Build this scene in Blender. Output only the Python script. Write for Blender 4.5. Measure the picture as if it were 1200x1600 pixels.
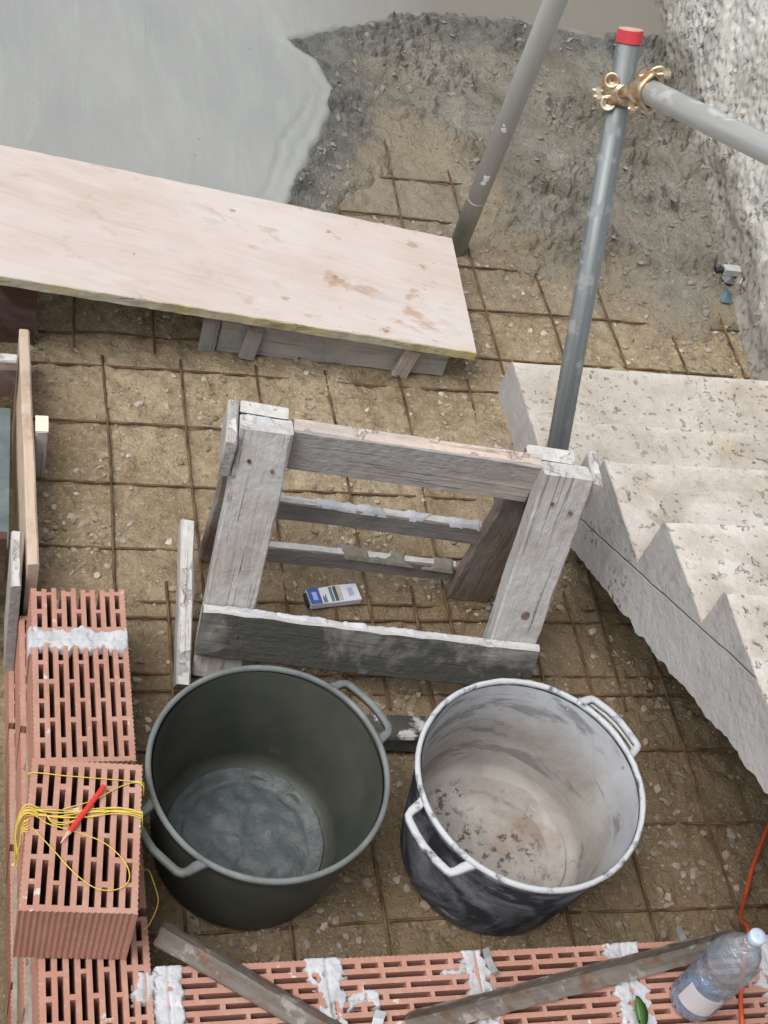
import bpy, math, random
import numpy as np
from mathutils import Vector, Matrix

# ------------------------------------------------------------------ scene, camera, sky, sun, exposure
S = bpy.context.scene
for o in list(bpy.data.objects):
    bpy.data.objects.remove(o, do_unlink=True)
COL = S.collection
random.seed(7)
RNG = np.random.RandomState(11)

cam_d = bpy.data.cameras.new('camera')
cam = bpy.data.objects.new('camera', cam_d)
COL.objects.link(cam)
cam_d.sensor_fit = 'HORIZONTAL'
cam_d.sensor_width = 36.0
cam_d.lens = 2220.54 / 1200 * 36.0
cam_d.clip_start = 0.05
cam_d.clip_end = 500
Rcv = [[0.9584719770758232, -0.15114646030410583, 0.24183923730011617],
       [0.038679432321517423, -0.7712706163581635, -0.6353310458790629],
       [0.2825515363179746, 0.6183012080531931, -0.7333950132393281]]
rx, ry, rz = [Vector(r) for r in Rcv]
cm = Matrix((rx, -ry, -rz)).transposed().to_4x4()
cm.translation = Vector((-0.33521708, -2.89331335, 2.64923502))
cam.matrix_world = cm
S.camera = cam
S.render.resolution_x = 768
S.render.resolution_y = 1024

SUN_EL, SUN_AZ = math.radians(62), math.radians(-112)      # azimuth from +Y towards +X
w = bpy.data.worlds.new('World')
S.world = w
w.use_nodes = True
wn = w.node_tree
wn.nodes.clear()
sky = wn.nodes.new('ShaderNodeTexSky')
sky.sky_type = 'NISHITA'
sky.sun_disc = False
sky.sun_elevation = SUN_EL
sky.sun_rotation = SUN_AZ
sky.air_density = 1.0
sky.dust_density = 6.0
sky.ozone_density = 1.0
hsv = wn.nodes.new('ShaderNodeHueSaturation')
hsv.inputs['Saturation'].default_value = 0.22            # overcast: the cloud layer greys the blue
bg = wn.nodes.new('ShaderNodeBackground')
bg.inputs['Strength'].default_value = 0.125
wo = wn.nodes.new('ShaderNodeOutputWorld')
wn.links.new(sky.outputs[0], hsv.inputs['Color'])
wn.links.new(hsv.outputs[0], bg.inputs['Color'])
wn.links.new(bg.outputs[0], wo.inputs['Surface'])

sd = bpy.data.lights.new('sun', 'SUN')
sd.energy = 0.9
sd.angle = math.radians(40)
sd.color = (1.0, 0.97, 0.93)
sun = bpy.data.objects.new('sun', sd)
COL.objects.link(sun)
sdir = Vector((math.sin(SUN_AZ) * math.cos(SUN_EL), math.cos(SUN_AZ) * math.cos(SUN_EL), math.sin(SUN_EL)))
sun.rotation_euler = sdir.to_track_quat('Z', 'Y').to_euler()
sun.location = sdir * 10

S.view_settings.view_transform = 'Standard'
S.view_settings.look = 'None'
S.view_settings.gamma = 1.0
S.view_settings.exposure = 0.38
S.view_settings.use_curve_mapping = False

# ------------------------------------------------------------------ noise (numpy)
def _grad(seed):
    r = np.random.RandomState(seed)
    p = r.permutation(512)
    a = r.rand(512) * 2 * np.pi
    return np.concatenate([p, p]), np.cos(a), np.sin(a)
_G = {}
def perlin(x, y, seed=0):
    if seed not in _G:
        _G[seed] = _grad(seed)
    p, gx, gy = _G[seed]
    xi = np.floor(x).astype(int); yi = np.floor(y).astype(int)
    xf = x - xi; yf = y - yi
    u = xf * xf * xf * (xf * (xf * 6 - 15) + 10); v = yf * yf * yf * (yf * (yf * 6 - 15) + 10)
    def g(ix, iy, dx, dy):
        h = p[(p[ix & 511] + iy) & 511]
        return gx[h] * dx + gy[h] * dy
    n00 = g(xi, yi, xf, yf); n10 = g(xi + 1, yi, xf - 1, yf)
    n01 = g(xi, yi + 1, xf, yf - 1); n11 = g(xi + 1, yi + 1, xf - 1, yf - 1)
    return (n00 * (1 - u) + n10 * u) * (1 - v) + (n01 * (1 - u) + n11 * u) * v
def fbm(x, y, f, octv=4, seed=0, gain=0.5):
    s = np.zeros_like(x, dtype=float); a = 1.0
    for i in range(octv):
        s += a * perlin(x * f + 17.3 * i, y * f - 9.1 * i, seed + i)
        f *= 2.03; a *= gain
    return s
def billow(x, y, f, octv=3, seed=0, gain=0.5):
    s = np.zeros_like(x, dtype=float); a = 1.0
    for i in range(octv):
        s += a * np.abs(perlin(x * f + 5.3 * i, y * f + 3.7 * i, seed + i))
        f *= 2.1; a *= gain
    return s
def worley(x, y, f, seed=0):
    """F1 distance (cell units) and a random value of the nearest cell"""
    if seed not in _G: _G[seed] = _grad(seed)
    p, gx, gy = _G[seed]
    X, Y = x * f, y * f
    xi = np.floor(X).astype(int); yi = np.floor(Y).astype(int)
    best = np.full(X.shape, 9.0); val = np.zeros(X.shape)
    for dx in (-1, 0, 1):
        for dy in (-1, 0, 1):
            h = p[(p[(xi + dx) & 511] + yi + dy) & 511]
            h2 = p[(h + 71) & 511]; h3 = p[(h + 193) & 511]
            d = np.hypot(xi + dx + h / 512 - X, yi + dy + h2 / 512 - Y)
            m = d < best
            best = np.where(m, d, best); val = np.where(m, h3 / 512, val)
    return best, val
def sstep(a, b, x):
    t = np.clip((x - a) / (b - a), 0, 1)
    return t * t * (3 - 2 * t)
def poly_sdf(px, py, poly):
    """signed distance to a polygon, positive inside"""
    d = np.full(px.shape, 1e9); ins = np.zeros(px.shape, bool)
    n = len(poly)
    for i in range(n):
        ax, ay = poly[i]; bx, by = poly[(i + 1) % n]
        ex, ey = bx - ax, by - ay
        t = np.clip(((px - ax) * ex + (py - ay) * ey) / (ex * ex + ey * ey + 1e-12), 0, 1)
        d = np.minimum(d, np.hypot(px - ax - t * ex, py - ay - t * ey))
        c = ((ay > py) != (by > py)) & (px < (bx - ax) * (py - ay) / (by - ay + 1e-12) + ax)
        ins ^= c
    return np.where(ins, d, -d)

# ------------------------------------------------------------------ object helpers
def link(o, parent=None, label=None, cat=None, group=None, kind=None):
    COL.objects.link(o)
    if parent is not None:
        o.parent = parent
    if label: o['label'] = label
    if cat: o['category'] = cat
    if group: o['group'] = group
    if kind: o['kind'] = kind
    return o
def thing(name, label, cat, loc=(0, 0, 0), rotz=0.0, group=None):
    o = bpy.data.objects.new(name, None)
    o.empty_display_size = 0.05
    o.location = loc
    o.rotation_euler = (0, 0, rotz)
    return link(o, None, label, cat, group)
def mesh_obj(name, verts, faces, mat, parent=None, smooth=False, M=None, **kw):
    me = bpy.data.meshes.new(name)
    me.from_pydata([tuple(v) for v in verts], [], [tuple(int(i) for i in f) for f in faces])
    if smooth:
        me.polygons.foreach_set('use_smooth', [True] * len(me.polygons))
    mats = mat if isinstance(mat, (list, tuple)) else [mat]
    for m in mats:
        me.materials.append(m)
    me.update()
    o = bpy.data.objects.new(name, me)
    if M is not None:
        o.matrix_local = M
    return link(o, parent, **kw)
def grid_obj(name, xs, ys, zf, mat, smooth=True, keep=None, **kw):
    X, Y = np.meshgrid(xs, ys)
    Z = zf(X, Y)
    ny, nx = X.shape
    co = np.stack([X, Y, Z], -1).reshape(-1, 3)
    i = np.arange(ny * nx).reshape(ny, nx)
    q = np.stack([i[:-1, :-1], i[:-1, 1:], i[1:, 1:], i[1:, :-1]], -1).reshape(-1, 4)
    if keep is not None:
        k = keep(X, Y, Z).reshape(-1)
        q = q[k[q].any(1)]
        used = np.unique(q); remap = np.zeros(len(co), int); remap[used] = np.arange(len(used))
        co = co[used]; q = remap[q]
    me = bpy.data.meshes.new(name)
    me.vertices.add(len(co)); me.vertices.foreach_set('co', co.ravel())
    me.loops.add(q.size); me.loops.foreach_set('vertex_index', q.ravel())
    me.polygons.add(len(q))
    me.polygons.foreach_set('loop_start', np.arange(0, q.size, 4))
    me.polygons.foreach_set('loop_total', np.full(len(q), 4))
    me.polygons.foreach_set('use_smooth', np.full(len(q), smooth))
    me.materials.append(mat)
    me.update(calc_edges=True)
    me.validate()
    o = bpy.data.objects.new(name, me)
    p = kw.pop('parent', None)
    return link(o, p, **kw)

def frame(p0, p1, up):
    """matrix at the middle of p0-p1, X along it, Z towards up"""
    p0, p1, up = Vector(p0), Vector(p1), Vector(up)
    x = (p1 - p0).normalized(); y = up.cross(x).normalized(); zv = x.cross(y)
    m = Matrix((x, y, zv)).transposed().to_4x4()
    m.translation = (p0 + p1) / 2
    return m, (p1 - p0).length
def plank_mesh(L, W, T, seed=0, cham=0.003, wear=0.5, seg=None, split=0.0, endcut=0.0):
    """sawn timber: length X, width Y, thickness Z; worn chamfers and slightly crooked faces"""
    r = random.Random(seed)
    n = seg or max(4, int(L / 0.03))
    V, F = [], []
    def nz(k, f, ph): return math.sin(k * f + ph) * 0.6 + math.sin(k * f * 2.7 + ph * 1.7) * 0.4
    ph = [r.uniform(0, 6.28) for _ in range(20)]
    for i in range(n + 1):
        t = i / n
        x = (t - 0.5) * L
        dy = 0.0012 * nz(t * L * 9, 1, ph[0]); dz = 0.0010 * nz(t * L * 8, 1, ph[1])
        ring = []
        k = 0
        for sy, sz in ((1, 1), (-1, 1), (-1, -1), (1, -1)):
            c = cham * (1 + wear * (r.random() * 1.6 - 0.4 + max(0, nz(t * L * 30, 1, ph[4 + k]))))
            a = (sy * (W / 2 - c), sz * T / 2); b = (sy * W / 2, sz * (T / 2 - c))
            if sy * sz > 0: ring += [b, a]
            else: ring += [a, b]
            k += 1
        ex = 0
        for (yy, zz) in ring:
            if i in (0, n):
                ex = endcut * (yy / W) + r.uniform(-1, 1) * 0.0012
            V.append((x + ex, yy + dy, zz + dz))
    for i in range(n):
        for k in range(8):
            a = i * 8 + k; b = i * 8 + (k + 1) % 8
            F.append((a, a + 8, b + 8, b))
    F.append(tuple(range(8)))
    F.append(tuple(reversed(range(n * 8, n * 8 + 8))))
    return V, F
def plank(name, p0, p1, W, T, up, mat, parent=None, seed=0, **kw):
    geo = {k: kw.pop(k) for k in ('cham', 'wear', 'seg', 'endcut') if k in kw}
    m, L = frame(p0, p1, up)
    V, F = plank_mesh(L, W, T, seed, **geo)
    return mesh_obj(name, V, F, mat, parent, M=m, **kw)

def smooth_path(pts, n):
    """Catmull-Rom through pts"""
    P = [Vector(p) for p in pts]
    P = [P[0] * 2 - P[1]] + P + [P[-1] * 2 - P[-2]]
    out = []
    for i in range(1, len(P) - 2):
        for k in range(n):
            t = k / n
            a, b, c, d = P[i - 1], P[i], P[i + 1], P[i + 2]
            out.append(0.5 * ((2 * b) + (c - a) * t + (2 * a - 5 * b + 4 * c - d) * t * t + (3 * b - a - 3 * c + d) * t ** 3))
    out.append(P[-2])
    return out
def tube_geo(path, rad, n=8, cap=True, flat=1.0, closed=False):
    V, F = [], []
    P = [Vector(p) for p in path]
    N = None
    m = len(P)
    for i, p in enumerate(P):
        if closed:
            d = (P[(i + 1) % m] - P[i - 1]).normalized()
        else:
            d = (P[min(i + 1, m - 1)] - P[max(i - 1, 0)]).normalized()
        if N is None:
            a = Vector((0, 0, 1)) if abs(d.z) < 0.9 else Vector((1, 0, 0))
            N = (a - d * a.dot(d)).normalized()
        else:
            N = (N - d * N.dot(d)).normalized()
        B = d.cross(N)
        r = rad[i] if hasattr(rad, '__len__') else rad
        for k in range(n):
            t = 2 * math.pi * (k + 0.5) / n
            V.append(p + N * (math.cos(t) * r * flat) + B * (math.sin(t) * r))
    for i in range(m if closed else m - 1):
        j = (i + 1) % m
        for k in range(n):
            F.append((i * n + k, i * n + (k + 1) % n, j * n + (k + 1) % n, j * n + k))
    if cap and not closed:
        F.append(tuple(reversed(range(n)))); F.append(tuple(range((m - 1) * n, m * n)))
    return V, F
def join_geo(parts):
    V, F = [], []
    for v, f in parts:
        o = len(V); V += list(v); F += [tuple(i + o for i in q) for q in f]
    return V, F
def lathe_geo(prof, n=64, jit=0.0, seed=0):
    r = random.Random(seed)
    V, F = [], []
    ph = [r.uniform(0, 6.28) for _ in range(3)]
    for (rad, zz) in prof:
        for k in range(n):
            t = 2 * math.pi * k / n
            q = rad * (1 + jit * (math.sin(2 * t + ph[0]) + 0.5 * math.sin(3 * t + ph[1])))
            V.append((q * math.cos(t), q * math.sin(t), zz))
    for i in range(len(prof) - 1):
        for k in range(n):
            F.append((i * n + k, i * n + (k + 1) % n, (i + 1) * n + (k + 1) % n, (i + 1) * n + k))
    return V, F
def box_geo(a, b):
    x0, y0, z0 = a; x1, y1, z1 = b
    V = [(x0, y0, z0), (x1, y0, z0), (x1, y1, z0), (x0, y1, z0), (x0, y0, z1), (x1, y0, z1), (x1, y1, z1), (x0, y1, z1)]
    F = [(0, 3, 2, 1), (4, 5, 6, 7), (0, 1, 5, 4), (1, 2, 6, 5), (2, 3, 7, 6), (3, 0, 4, 7)]
    return V, F
def hexbolt_geo(p, d, r, h):
    p, d = Vector(p), Vector(d).normalized()
    return tube_geo([p, p + d * h], r, 6)

# ------------------------------------------------------------------ materials
class NT:
    def __init__(self, name, world=False):
        self.m = bpy.data.materials.new(name)
        self.m.use_nodes = True
        self.t = self.m.node_tree
        self.t.nodes.clear()
        self.out = self.t.nodes.new('ShaderNodeOutputMaterial')
        self.b = self.t.nodes.new('ShaderNodeBsdfPrincipled')
        self.t.links.new(self.b.outputs[0], self.out.inputs[0])
        tc = self.t.nodes.new('ShaderNodeTexCoord')
        self.co = tc.outputs['Object']
        if not world:
            oi = self.t.nodes.new('ShaderNodeObjectInfo')
            mu = self.t.nodes.new('ShaderNodeVectorMath'); mu.operation = 'MULTIPLY_ADD'
            cx = self.t.nodes.new('ShaderNodeCombineXYZ')
            for i in range(3):
                self.t.links.new(oi.outputs['Random'], cx.inputs[i])
            self.t.links.new(cx.outputs[0], mu.inputs[0])
            mu.inputs[1].default_value = (37, 53, 71)
            self.t.links.new(self.co, mu.inputs[2])
            self.co = mu.outputs[0]
    def put(self, sock, v):
        if hasattr(v, 'is_linked'):
            self.t.links.new(v, sock)
        elif isinstance(v, (tuple, list)):
            sock.default_value = (*v, 1) if len(v) == 3 and len(sock.default_value) == 4 else v
        else:
            sock.default_value = v
    def scale(self, s, v=None):
        n = self.t.nodes.new('ShaderNodeVectorMath'); n.operation = 'MULTIPLY'
        self.put(n.inputs[0], v or self.co); n.inputs[1].default_value = s if isinstance(s, (tuple, list)) else (s, s, s)
        return n.outputs[0]
    def noise(self, sc, det=4, rough=0.55, vec=None, dist=0.0):
        n = self.t.nodes.new('ShaderNodeTexNoise')
        v = self.scale(sc, vec) if isinstance(sc, (tuple, list)) else (vec or self.co)
        self.put(n.inputs['Vector'], v)
        n.inputs['Scale'].default_value = 1.0 if isinstance(sc, (tuple, list)) else sc
        n.inputs['Detail'].default_value = det; n.inputs['Roughness'].default_value = rough
        n.inputs['Distortion'].default_value = dist
        return n.outputs['Fac']
    def vor(self, sc, feature='F1', out='Distance', vec=None, rnd=1.0):
        n = self.t.nodes.new('ShaderNodeTexVoronoi'); n.feature = feature
        self.put(n.inputs['Vector'], vec or self.co); n.inputs['Scale'].default_value = sc
        n.inputs['Randomness'].default_value = rnd
        return n.outputs[out]
    def ramp(self, f, stops):
        n = self.t.nodes.new('ShaderNodeValToRGB')
        e = n.color_ramp.elements
        while len(e) < len(stops): e.new(0.5)
        for i, (p, c) in enumerate(stops):
            e[i].position = p
            e[i].color = (c, c, c, 1) if not isinstance(c, (tuple, list)) else (*c, 1)
        self.put(n.inputs[0], f)
        return n.outputs[0]
    def mix(self, f, a, b, mode='MIX'):
        n = self.t.nodes.new('ShaderNodeMix'); n.data_type = 'RGBA'; n.blend_type = mode
        self.put(n.inputs[0], f); self.put(n.inputs[6], a); self.put(n.inputs[7], b)
        return n.outputs[2]
    def math(self, op, a, b=0.0, clamp=False):
        n = self.t.nodes.new('ShaderNodeMath'); n.operation = op; n.use_clamp = clamp
        self.put(n.inputs[0], a); self.put(n.inputs[1], b)
        return n.outputs[0]
    def sep(self, v=None):
        n = self.t.nodes.new('ShaderNodeSeparateXYZ'); self.put(n.inputs[0], v or self.co)
        return n.outputs
    def nz(self):
        n = self.t.nodes.new('ShaderNodeNewGeometry')
        return self.sep(n.outputs['Normal'])[2]
    def attr(self, name):
        n = self.t.nodes.new('ShaderNodeAttribute'); n.attribute_name = name
        return n.outputs['Color']
    def bump(self, h, dist=0.002, strength=1.0, prev=None):
        n = self.t.nodes.new('ShaderNodeBump')
        n.inputs['Distance'].default_value = dist; n.inputs['Strength'].default_value = strength
        self.put(n.inputs['Height'], h)
        if prev is not None: self.put(n.inputs['Normal'], prev)
        return n.outputs[0]
    def fin(self, col, rough=0.8, nrm=None, metal=0.0, spec=0.4):
        self.put(self.b.inputs['Base Color'], col)
        self.put(self.b.inputs['Roughness'], rough)
        self.put(self.b.inputs['Metallic'], metal)
        self.b.inputs['Specular IOR Level'].default_value = spec
        if nrm is not None: self.put(self.b.inputs['Normal'], nrm)
        return self.m

def m_wood(name, c0, c1, crack=(0.06, 0.05, 0.045), crack_amt=0.5, cement=None, cem_amt=0.5, mortar=0.0,
           stain=None, stain_amt=0.0, cem_scale=5.5, top_tint=None, rough=0.85, bump=0.0035):
    t = NT(name)
    g = t.math('ADD', t.math('MULTIPLY', t.noise((3.5, 75, 75), 6, 0.68, dist=0.9), 0.65), t.math('MULTIPLY', t.noise((2.0, 26, 26), 4, 0.6, dist=0.6), 0.35))
    col = t.mix(t.ramp(g, [(0.36, 0), (0.64, 1)]), c0, c1)
    big = t.noise((3, 7, 7), 3, 0.5)
    col = t.mix(t.math('MULTIPLY', t.ramp(big, [(0.4, 0), (0.75, 1)]), 0.35), col, tuple(x * 0.55 for x in c0))
    cr = t.math('ADD', t.noise((2.4, 85, 85), 4, 0.6, dist=1.2), t.math('MULTIPLY', t.noise((4, 12, 12), 3), 0.55))
    crm = t.math('MULTIPLY', t.ramp(cr, [(0.58, 1), (0.66, 0)]), crack_amt)
    col = t.mix(crm, col, crack)
    kn = t.vor(5.0, vec=t.scale((1, 1.6, 1.6)))
    knm = t.math('MULTIPLY', t.ramp(kn, [(0.05, 1), (0.10, 0)]), 0.7)
    col = t.mix(knm, col, tuple(x * 0.35 for x in c0))
    h = t.math('SUBTRACT', g, t.math('MULTIPLY', crm, 1.4))
    if stain is not None:
        sm = t.math('MULTIPLY', t.ramp(t.noise(9, 5, 0.65), [(0.52, 0), (0.66, 1)]), stain_amt)
        col = t.mix(sm, col, stain)
    if cement is not None:
        cn = t.noise(cem_scale, 7, 0.62, dist=0.5)
        cmk = t.math('MULTIPLY', t.ramp(cn, [(0.50 - 0.25 * cem_amt, 0), (0.68 - 0.25 * cem_amt, 1)]), 0.92)
        col = t.mix(cmk, col, t.mix(t.noise(22, 4, 0.6), tuple(x * 0.6 for x in cement), tuple(min(1, x * 1.3) for x in cement)))
        h = t.math('ADD', h, t.math('MULTIPLY', t.math('MULTIPLY', cmk, t.noise(60, 4)), 1.2))
    if mortar > 0:
        top = t.ramp(t.nz(), [(0.75, 0), (0.93, 1)])
        mk = t.math('MULTIPLY', top, t.ramp(t.noise(16, 6, 0.6), [(0.62 - 0.35 * mortar, 0), (0.66 - 0.3 * mortar, 1)]))
        col = t.mix(mk, col, t.mix(t.noise(45, 4), (0.38, 0.37, 0.36), (0.74, 0.73, 0.71)))
        h = t.math('ADD', h, t.math('MULTIPLY', mk, 1.5))
    if top_tint is not None:
        tm = t.ramp(t.nz(), [(0.75, 0), (0.93, 1)])
        col = t.mix(t.math('MULTIPLY', tm, t.ramp(t.noise((5, 30, 30), 4), [(0.35, 0.35), (0.6, 0.95)])), col, top_tint)
    nrm = t.bump(h, bump)
    nrm = t.bump(t.noise((25, 260, 260), 3), 0.0008, 1.0, nrm)
    return t.fin(col, rough, nrm, spec=0.25)

MAT = {}
MAT['wood_grey'] = m_wood('weathered_timber', (0.25, 0.215, 0.19), (0.50, 0.46, 0.425), crack_amt=0.62,
                          cement=(0.46, 0.45, 0.445), cem_amt=0.6, mortar=0.95)
MAT['wood_beam'] = m_wood('pale_beam_timber', (0.33, 0.285, 0.255), (0.56, 0.49, 0.445), crack_amt=0.5,
                          cement=(0.36, 0.35, 0.345), cem_amt=0.5, mortar=0.15, stain=(0.13, 0.09, 0.07), stain_amt=0.5, top_tint=(0.62, 0.50, 0.43))
MAT['wood_rail'] = m_wood('mortar_topped_rail', (0.15, 0.128, 0.113), (0.29, 0.255, 0.235), crack_amt=0.4,
                          cement=(0.26, 0.25, 0.24), cem_amt=0.35, mortar=1.15)
MAT['wood_front'] = m_wood('cement_splashed_board', (0.36, 0.345, 0.33), (0.50, 0.485, 0.47), crack_amt=0.15,
                           cement=(0.045, 0.047, 0.039), cem_amt=0.85, mortar=0.9, cem_scale=3.2)
MAT['wood_brown'] = m_wood('brown_timber', (0.15, 0.110, 0.086), (0.28, 0.22, 0.18), crack_amt=0.5,
                           cement=(0.28, 0.26, 0.245), cem_amt=0.2, mortar=1.3)
MAT['wood_pale'] = m_wood('dusty_pale_timber', (0.42, 0.375, 0.345), (0.55, 0.51, 0.48), crack_amt=0.3,
                          cement=(0.36, 0.36, 0.355), cem_amt=0.4, mortar=0.6)
MAT['wood_new'] = m_wood('new_pine', (0.50, 0.385, 0.29), (0.66, 0.545, 0.44), crack_amt=0.12,
                         stain=(0.26, 0.19, 0.13), stain_amt=0.5, bump=0.0006)
MAT['wood_cream'] = m_wood('sawn_stake', (0.70, 0.63, 0.50), (0.80, 0.74, 0.62), crack_amt=0.05, bump=0.0005)
MAT['film_red'] = m_wood('red_brown_shuttering', (0.085, 0.042, 0.036), (0.125, 0.066, 0.056), crack_amt=0.15,
                         cement=(0.20, 0.17, 0.16), cem_amt=0.12, rough=0.55, bump=0.0004)

def m_ply():
    t = NT('bleached_shuttering_panel', world=True)
    g = t.noise((3.0, 46, 46), 5, 0.6, dist=0.5)
    col = t.mix(t.ramp(g, [(0.28, 0), (0.74, 1)]), (0.50, 0.41, 0.36), (0.60, 0.52, 0.475))
    pale = t.ramp(t.noise((2.5, 5, 5), 4, 0.6), [(0.36, 0), (0.66, 1)])
    col = t.mix(t.math('MULTIPLY', pale, 0.8), col, (0.62, 0.57, 0.545))
    # boards glued edge to edge
    sx = t.sep()
    y = t.math('MULTIPLY', sx[1], 8.0)
    fr = t.math('FRACT', t.math('ADD', y, 0.31), 0)
    seam = t.ramp(t.math('ABSOLUTE', t.math('SUBTRACT', fr, 0.5), 0), [(0.0, 1), (0.018, 0)])
    col = t.mix(t.math('MULTIPLY', seam, 0.22), col, (0.32, 0.24, 0.2))
    gt = t.ramp(t.math('ADD', t.math('MULTIPLY', sx[0], 0.32), t.noise(3.2, 3)), [(0.48, 0.22), (0.68, 1)])
    st = t.ramp(t.noise((6, 9, 9), 6, 0.62, dist=0.3), [(0.60, 0), (0.66, 1)])
    col = t.mix(t.math('MULTIPLY', t.math('MULTIPLY', st, gt), 0.75), col, (0.43, 0.29, 0.205))
    rust = t.ramp(t.noise((11, 15, 15), 5, 0.62), [(0.62, 0), (0.68, 1)])
    col = t.mix(t.math('MULTIPLY', t.math('MULTIPLY', rust, gt), 0.85), col, (0.30, 0.155, 0.085))
    gre = t.ramp(t.noise((5, 11, 11), 5, 0.6), [(0.60, 0), (0.72, 1)])
    col = t.mix(t.math('MULTIPLY', gre, 0.55), col, (0.40, 0.385, 0.38))
    dots = t.ramp(t.vor(13), [(0.035, 1), (0.06, 0)])
    gate = t.ramp(t.noise(7, 2), [(0.5, 0), (0.56, 1)])
    col = t.mix(t.math('MULTIPLY', t.math('MULTIPLY', dots, gate), 0.8), col, (0.22, 0.17, 0.14))
    d2 = t.ramp(t.vor(31), [(0.03, 1), (0.06, 0)])
    g2 = t.ramp(t.noise(11, 2), [(0.53, 0), (0.57, 1)])
    col = t.mix(t.math('MULTIPLY', t.math('MULTIPLY', d2, g2), 0.85), col, (0.12, 0.10, 0.09))
    nrm = t.bump(g, 0.0006)
    return t.fin(col, 0.62, nrm, spec=0.3)
MAT['ply'] = m_ply()
MAT['ply_edge'] = m_wood('yellow_panel_edge', (0.44, 0.36, 0.15), (0.64, 0.56, 0.30), crack_amt=0.5,
                         cement=(0.48, 0.45, 0.38), cem_amt=0.35, stain=(0.15, 0.10, 0.05), stain_amt=0.6)

def m_ground():
    t = NT('sandy_ground', world=True)
    n1 = t.noise(2.3, 6, 0.6); n2 = t.noise(14, 7, 0.68); n3 = t.noise(70, 5, 0.65)
    col = t.mix(t.ramp(n1, [(0.38, 0), (0.62, 1)]), (0.285, 0.215, 0.128), (0.50, 0.41, 0.275))
    col = t.mix(t.math('MULTIPLY', t.ramp(n2, [(0.42, 0), (0.66, 1)]), 0.6), col, (0.20, 0.14, 0.078))
    col = t.mix(t.math('MULTIPLY', t.ramp(n3, [(0.50, 0), (0.62, 1)]), 0.5), col, (0.50, 0.42, 0.30))
    col = t.mix(t.math('MULTIPLY', t.ramp(t.noise(38, 6, 0.7), [(0.56, 0), (0.66, 1)]), 0.55), col, (0.125, 0.092, 0.055))
    # soil darker, browner and glossier towards the near right, with a noisy outline
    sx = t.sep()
    near_fac = t.math('ADD', t.math('MULTIPLY', sx[1], -1.25), t.math('MULTIPLY', sx[0], 0.25))
    near_fac = t.math('ADD', near_fac, t.math('MULTIPLY', t.noise(2.6, 5, 0.6), 1.3))
    near_m = t.ramp(t.math('MULTIPLY', near_fac, 0.4), [(0.60, 0), (0.86, 1)])
    col = t.mix(t.math('MULTIPLY', near_m, 0.70), col, t.mix(n2, (0.115, 0.077, 0.040), (0.265, 0.185, 0.102)))
    # cement dust and slurry stains towards the pour
    cs = t.math('ADD', sx[1], t.math('MULTIPLY', t.noise(3.4, 6, 0.62), 1.7))
    cmk = t.ramp(t.math('MULTIPLY', cs, 0.5), [(0.46, 0), (0.66, 1)])
    col = t.mix(t.math('MULTIPLY', cmk, 0.72), col, (0.215, 0.195, 0.15))
    # small stones in the soil
    v = t.vor(95); vc = t.vor(95, out='Color')
    st = t.math('MULTIPLY', t.ramp(v, [(0.22, 1), (0.34, 0)]), t.ramp(vc, [(0.60, 0), (0.66, 1)]))
    col = t.mix(t.math('MULTIPLY', st, 0.75), col, t.mix(n3, (0.30, 0.23, 0.16), (0.55, 0.48, 0.38)))
    hh = t.math('ADD', t.math('MULTIPLY', n2, 1.0), t.math('MULTIPLY', n3, 0.5))
    nrm = t.bump(hh, 0.022)
    nrm = t.bump(st, 0.004, 0.8, nrm)
    nrm = t.bump(t.noise(170, 4), 0.003, 1.0, nrm)
    rg = t.mix(near_m, (0.9, 0.9, 0.9), t.mix(n2, (0.35, 0.35, 0.35), (0.75, 0.75, 0.75)))
    return t.fin(col, rg, nrm, spec=0.4)
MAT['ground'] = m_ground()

def m_wet():
    t = NT('rough_wet_concrete', world=True)
    n1 = t.noise(3.0, 6, 0.62); n2 = t.noise(18, 6, 0.66); n3 = t.noise(80, 5, 0.65)
    col = t.mix(t.ramp(n1, [(0.35, 0), (0.66, 1)]), (0.175, 0.156, 0.122), (0.315, 0.298, 0.255))
    col = t.mix(t.math('MULTIPLY', t.ramp(n2, [(0.45, 0), (0.72, 1)]), 0.55), col, (0.085, 0.073, 0.052))  # dark noise mottling, crevice shade put into the colour
    col = t.mix(t.math('MULTIPLY', t.attr('soil'), 0.75), col, t.mix(n2, (0.27, 0.215, 0.14), (0.36, 0.295, 0.20)))
    fresh = t.attr('fresh')
    col = t.mix(t.math('MULTIPLY', fresh, 0.9), col, t.mix(t.ramp(n2, [(0.4, 0), (0.66, 1)]), (0.175, 0.178, 0.165), (0.085, 0.085, 0.076)))
    v = t.vor(70); vc = t.vor(70, out='Color')
    st = t.math('MULTIPLY', t.ramp(v, [(0.20, 1), (0.32, 0)]), t.ramp(vc, [(0.62, 0), (0.68, 1)]))
    col = t.mix(t.math('MULTIPLY', st, 0.6), col, (0.30, 0.275, 0.22))
    nrm = t.bump(t.math('ADD', n2, t.math('MULTIPLY', n3, 0.6)), 0.024)
    nrm = t.bump(st, 0.005, 0.8, nrm)
    rg = t.mix(n2, (0.32, 0.32, 0.32), (0.72, 0.72, 0.72))
    return t.fin(col, rg, nrm, spec=0.5)
MAT['wet'] = m_wet()

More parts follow.
